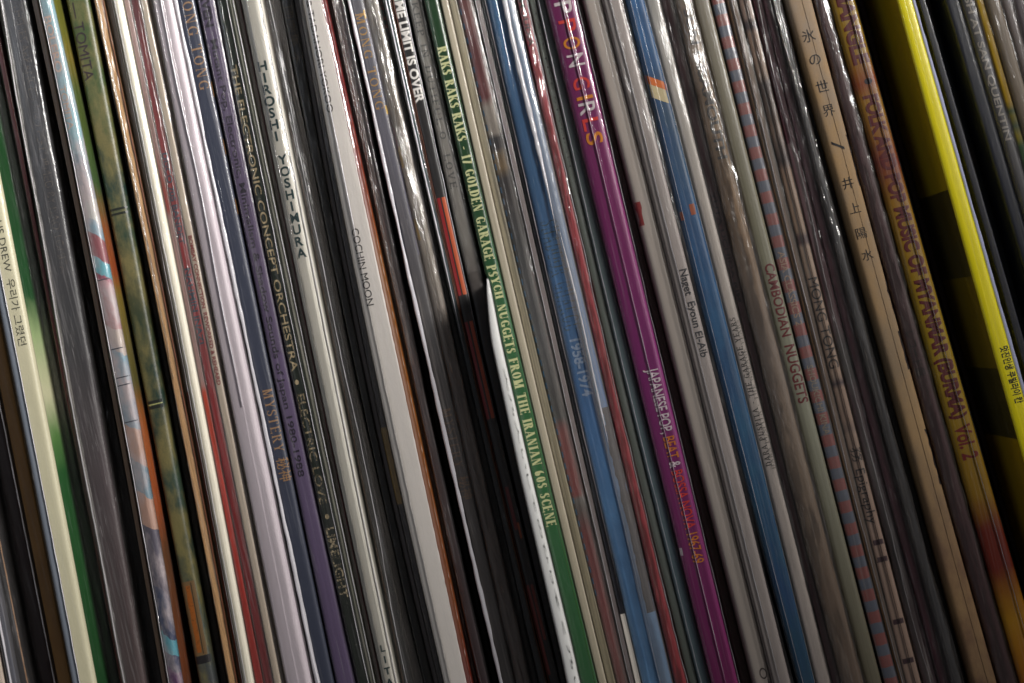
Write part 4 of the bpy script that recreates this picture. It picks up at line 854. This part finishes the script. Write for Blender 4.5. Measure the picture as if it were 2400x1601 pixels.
add([(0, 1810, 1826), (534, 1947, 1966), (800, 2012, 2036), (1561, 2220, 2246)], 1, 'charcoal spine with a broken silvery highlight on its sleeve, left of the tan Japanese one',
    cd((50, 50, 54), coat=0.6), round=0.4, shells=[dict(kind='crinkle', crinkle=0.00035, amp=0.0005, gap=0.0006, ridges=(0.3,))],
    lines=[dict(t=0.2, wmm=0.9, jag=0.0003, wander=0.0003, zr=(0.035, 0.15), mat=CRINKLE, dy=0.0014)])  # crinkled strip added as the broken silvery highlight
add([(0, 1828, 1840), (534, 1968, 1986), (800, 2038, 2060), (1561, 2248, 2268)], 9, 'black record sunk deep beside the tan spine with Japanese characters',
    cd((22, 21, 22)), shells=[dict(kind='clear', amp=0.0003)])
add([(0, 1844, 1904), (534, 1996, 2048), (800, 2066, 2114), (1561, 2273, 2328)], -2, 'tan paper spine with stacked black Japanese characters and a torn right edge',
    cd((176, 142, 106), grain=0.14, mottle=(166, 134, 92), mscale=70, bands=[(-100, (156, 138, 119)), (500, (144, 124, 100)), (1000, (139, 117, 89)), (1400, (123, 91, 68)), (1700, (112, 86, 66))], rough=0.7), round=0.22,
    lines=[dict(t=0.58, wmm=0.07, mat=inkm((90, 74, 60)), dy=0.00006, jag=0.00003)],
    texts=[dict(txt=c, v0=v - 14, v1=v + 14, t=t, h=0.4, color=(26, 22, 24), mode='stack', bold=0.0) for c, v, t in
           (('\u6c37', 83, 0.46), ('\u306e', 139, 0.46), ('\u4e16', 201, 0.46), ('\u754c', 258, 0.46), ('\u4e95', 428, 0.42), ('\u4e0a', 486, 0.42), ('\u967d', 545, 0.42), ('\u6c34', 596, 0.42))] +
          [dict(txt='/', v0=328, v1=352, t=0.44, h=0.5, color=(26, 22, 24))],
    patches=[dict(v0=v0, v1=v1, t0=t0, t1=1.01, color=(34, 26, 28), rag=0.09, name='torn_edge') for v0, v1, t0 in ((320, 440, 0.93), (660, 740, 0.95), (780, 870, 0.9), (1010, 1140, 0.93))])
add([(0, 1907, 1944), (534, 2051, 2094), (800, 2117, 2160), (1561, 2331, 2378)], 1, 'dark maroon record in crinkled shrink wrap between the tan and the yellow-orange spines',
    cd((76, 40, 46), grain=0.1), round=0.3, shells=[dict(kind='crinkle', crinkle=0.0006, amp=0.0002, gap=0.0006), dict(kind='clear', crinkle=0.0003)],
    texts=[dict(txt='\u30ec\u30b3\u30fc\u30c9\u76e4', v0=775, v1=880, t=0.4, h=0.4, color=(20, 16, 18))])
add([(0, 1947, 2006), (534, 2098, 2156), (800, 2166, 2227), (1561, 2384, 2448)], -2, 'yellow spine fading to orange with red letters FOLK AND POP MUSIC OF MYANMAR',
    cd((176, 138, 16), grain=0.08, wob=0.004, bands=[(-100, (148, 117, 2)), (120, (151, 115, 2)), (190, (131, 54, 4)), (240, (148, 106, 2)), (320, (138, 85, 3)), (380, (117, 35, 4)), (480, (147, 106, 2)), (800, (156, 128, 3)), (1160, (147, 109, 2)), (1240, (112, 29, 3)), (1330, (112, 28, 3)), (1450, (183, 131, 3)), (1700, (175, 85, 4))]), round=0.4,
    shells=[dict(kind='clear', amp=0.0001, ridges=(0.62,), out=0.0002)], lines=[dict(t=0.64, wmm=0.08, wander=0.00005)],
    texts=[dict(txt='TRIANGLE', v0=-60, v1=150, t=0.55, h=0.62, color=(96, 10, 12), bold=0.05), dict(txt='\u2022', v0=184, v1=198, t=0.6, h=0.9, color=(40, 34, 44)), dict(txt='FOLK AND POP MUSIC OF MYANMAR (BURMA)', v0=222, v1=980, t=0.52, h=0.56, color=(96, 10, 12), bold=0.05), dict(txt='Vol. 2', v0=994, v1=1075, t=0.5, h=0.6, color=(120, 26, 18), bold=0.03)])
add([(0, 2010, 2024), (534, 2160, 2176), (800, 2232, 2250), (1561, 2455, 2475)], 20, 'dark red-brown record deep in the shadow left of the bright yellow spine',
    cd((44, 18, 16)), texts=[dict(txt='THE ECHO THE REFLECTION', v0=60, v1=700, t=0.5, h=0.7, color=(60, 40, 36))])  # faint letters paint a ghost reflection in the plastic
add([(0, 2104, 2138), (534, 2250, 2290), (800, 2323, 2362), (1561, 2540, 2580)], -7, 'bright lemon-yellow spine with small black Korean letters and a shiny edge',
    cd((253, 238, 0), grain=0.03, rough=0.4), round=0.16,
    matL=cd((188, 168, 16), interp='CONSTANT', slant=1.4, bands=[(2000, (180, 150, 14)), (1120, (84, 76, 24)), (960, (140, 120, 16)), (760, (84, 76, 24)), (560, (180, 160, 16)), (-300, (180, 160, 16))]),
    shells=[dict(kind='clear', amp=0.00004, ridges=(0.12,), out=0.0002)],
    lines=[dict(t=1.12, wmm=0.85, jag=0.00005, dy=0.0002, mat=inkm((186, 192, 226)))],  # pale blue strip paints the highlight on the sleeve's folded edge
    texts=[dict(txt='\uba4b\uc9c4\uc778\uc0dd \ucfe0\ube4c\ub77c\uc774 \uce78', v0=812, v1=945, t=0.62, h=0.4, color=(30, 26, 14), bold=0.02)])
add([(0, 2152, 2168), (534, 2308, 2326), (800, 2380, 2400), (1561, 2600, 2620)], 6, 'dark navy record just right of the bright yellow spine',
    cd((20, 24, 44)), shells=[dict(kind='clear')])
add([(0, 2170, 2188), (534, 2328, 2346), (800, 2402, 2420), (1561, 2622, 2640)], 13, 'dark brown record with a worn tan patch and small blue marks near the top right',
    cd((50, 38, 36), bands=[(-100, (40, 30, 30)), (20, (110, 80, 66)), (90, (70, 50, 44)), (110, (20, 34, 46)), (330, (24, 42, 56)), (345, (90, 62, 48)), (400, (20, 38, 50)), (1700, (22, 26, 36))], mottle=(26, 42, 54), mscale=140), shells=[dict(kind='clear', ridges=(0.2,))])
add([(0, 2190, 2212), (534, 2348, 2372), (800, 2422, 2446), (1561, 2642, 2666)], 13, 'deep petrol-blue record right of the brown one in the top right',
    cd((12, 34, 54)), shells=[dict(kind='clear', ridges=(0.8,))])
add([(0, 2214, 2250), (534, 2374, 2406), (800, 2448, 2480), (1561, 2668, 2700)], 1, 'dark grey-blue spine with pale ridge left of the SAN QUENTIN lettering',
    cd((24, 28, 44)), round=0.4, shells=[dict(kind='clear', out=0.0001)], lines=[dict(t=1.0, wmm=0.3, jag=0.0001)])
add([(0, 2253, 2284), (534, 2410, 2440), (800, 2484, 2512), (1561, 2704, 2730)], 0, 'grey spine with pale capitals JOHNNY CASH AT SAN QUENTIN in the top right corner',
    cd((74, 72, 76)), round=0.3, shells=[dict(kind='clear', amp=0.0002)],
    texts=[dict(txt='JOHNNY CASH AT SAN QUENTIN', v0=-210, v1=328, t=0.5, h=0.5, color=(176, 168, 158), bold=0.02)])
add([(0, 2287, 2309), (534, 2443, 2463), (800, 2515, 2536), (1561, 2733, 2754)], 2, 'mustard yellow spine with green marks in the top right corner',
    cd((170, 134, 14), bands=[(-100, (206, 166, 8)), (240, (196, 156, 12)), (260, (60, 90, 60)), (275, (160, 140, 20)), (290, (50, 84, 70)), (320, (160, 140, 20)), (340, (60, 90, 50)), (1700, (120, 90, 20))]), round=0.35, shells=[dict(kind='clear', crinkle=0.0002)])
add([(0, 2312, 2346), (534, 2466, 2500), (800, 2540, 2574), (1561, 2758, 2790)], 0, 'beige-grey blank spine at the top right corner, right of the mustard one',
    cd((146, 130, 112)), round=0.42, shells=[dict(kind='clear')])
add([(0, 2349, 2372), (534, 2503, 2526), (800, 2577, 2600), (1561, 2794, 2816)], 1, 'mauve-grey spine in clear plastic at the very top right',
    cd((132, 120, 118)), round=0.4, shells=[dict(kind='clear', ridges=(0.3,))])
add([(0, 2375, 2410), (534, 2529, 2564), (800, 2603, 2638), (1561, 2820, 2854)], 1, 'dusky violet-grey spine cut off by the top right corner',
    cd((104, 92, 98)), round=0.4, shells=[dict(kind='clear')])
for r in recs:
    if r.k.get('ztop', 1) is None: r.zt = r.zv(655)


# ------------------------------------------------------------------ keep neighbours from passing through one another
recs.sort(key=lambda r: r.xl(0.0) / (D + r.y) + r.xr(0.0) / (D + r.y))
for _ in range(3):
    for i in range(len(recs) - 1):
        p, q = recs[i], recs[i + 1]
        g = 0.00012
        bad = p.XR > q.XL - g
        if p.zt < ZT: bad = bad & (ZG < p.zt)
        if q.zt < ZT: bad = bad & (ZG < q.zt)
        if p.y > q.y: p.XR = np.where(bad, np.maximum(q.XL - g, p.XL + 0.0004), p.XR)
        else: q.XL = np.where(bad, np.minimum(p.XR + g, q.XR - 0.0004), q.XL)

for r in recs:
    root = bpy.data.objects.new('record_sleeve', None); sc.collection.objects.link(root)
    root.empty_display_size = 0.01
    root.location = (0, 0, ZB)
    root['label'] = r.label; root['category'] = r.k.get('cat', 'record'); root['group'] = 'records standing in a row'
    r.root = root
    # place the empty at the base of its own record
    bx = float(r.xl(ZB) + r.xr(ZB)) / 2
    sp = build_cover(r, root)
    for sh in r.k.get('shells', ()): build_shell(r, root, **sh)
    if (r.y > -0.003 and float(r.wid(0.0)) > 0.0012 and R_.random() < 0.55
            and not any(q in r.label for q in ('magenta', 'purple', 'deep blue', 'crimson', 'yellow', 'TIME LIMIT', 'lilac', 'white', 'cream', 'mottled', 'tan paper', 'air-mail', 'MONG TONG', 'CAMBODIAN'))):
        build_shell(r, root, kind='veil', gap=R_.uniform(0.0008, 0.0013), out=R_.uniform(0.0001, 0.0006), amp=0.0006,
                    depth=0.006, crinkle=R_.choice((0.0, 0.0001)))
    for ln in r.k.get('lines', ()): build_line(r, root, **ln)
    for tx in r.k.get('texts', ()): lettering(r, root, **tx)
    for pt in r.k.get('patches', ()): patch(r, root, **pt)
    off = Vector((bx, r.y, 0))
    root.location = (bx, r.y, ZB)
    for c in root.children:
        c.data.transform(Matrix.Translation(-off))

# ------------------------------------------------------------------ the shelf they stand on
sm = card('dark_shelf_board', (38, 32, 29), 0.6, 0.2)
def box(name, x0, x1, y0, y1, z0, z1, mat):
    V = [(x, y, z) for z in (z0, z1) for x, y in ((x0, y0), (x1, y0), (x1, y1), (x0, y1))]
    F = [(0, 3, 2, 1), (4, 5, 6, 7), (0, 1, 5, 4), (1, 2, 6, 5), (2, 3, 7, 6), (3, 0, 4, 7)]
    o = mesh_obj(name, V, F, mat, None, False); o['kind'] = 'structure'; return o
box('shelf_board', -0.30, 0.30, -0.03, 0.36, ZB - 0.018, ZB, sm)
box('back_board', -0.30, 0.30, 0.36, 0.375, ZB, 0.2, sm)
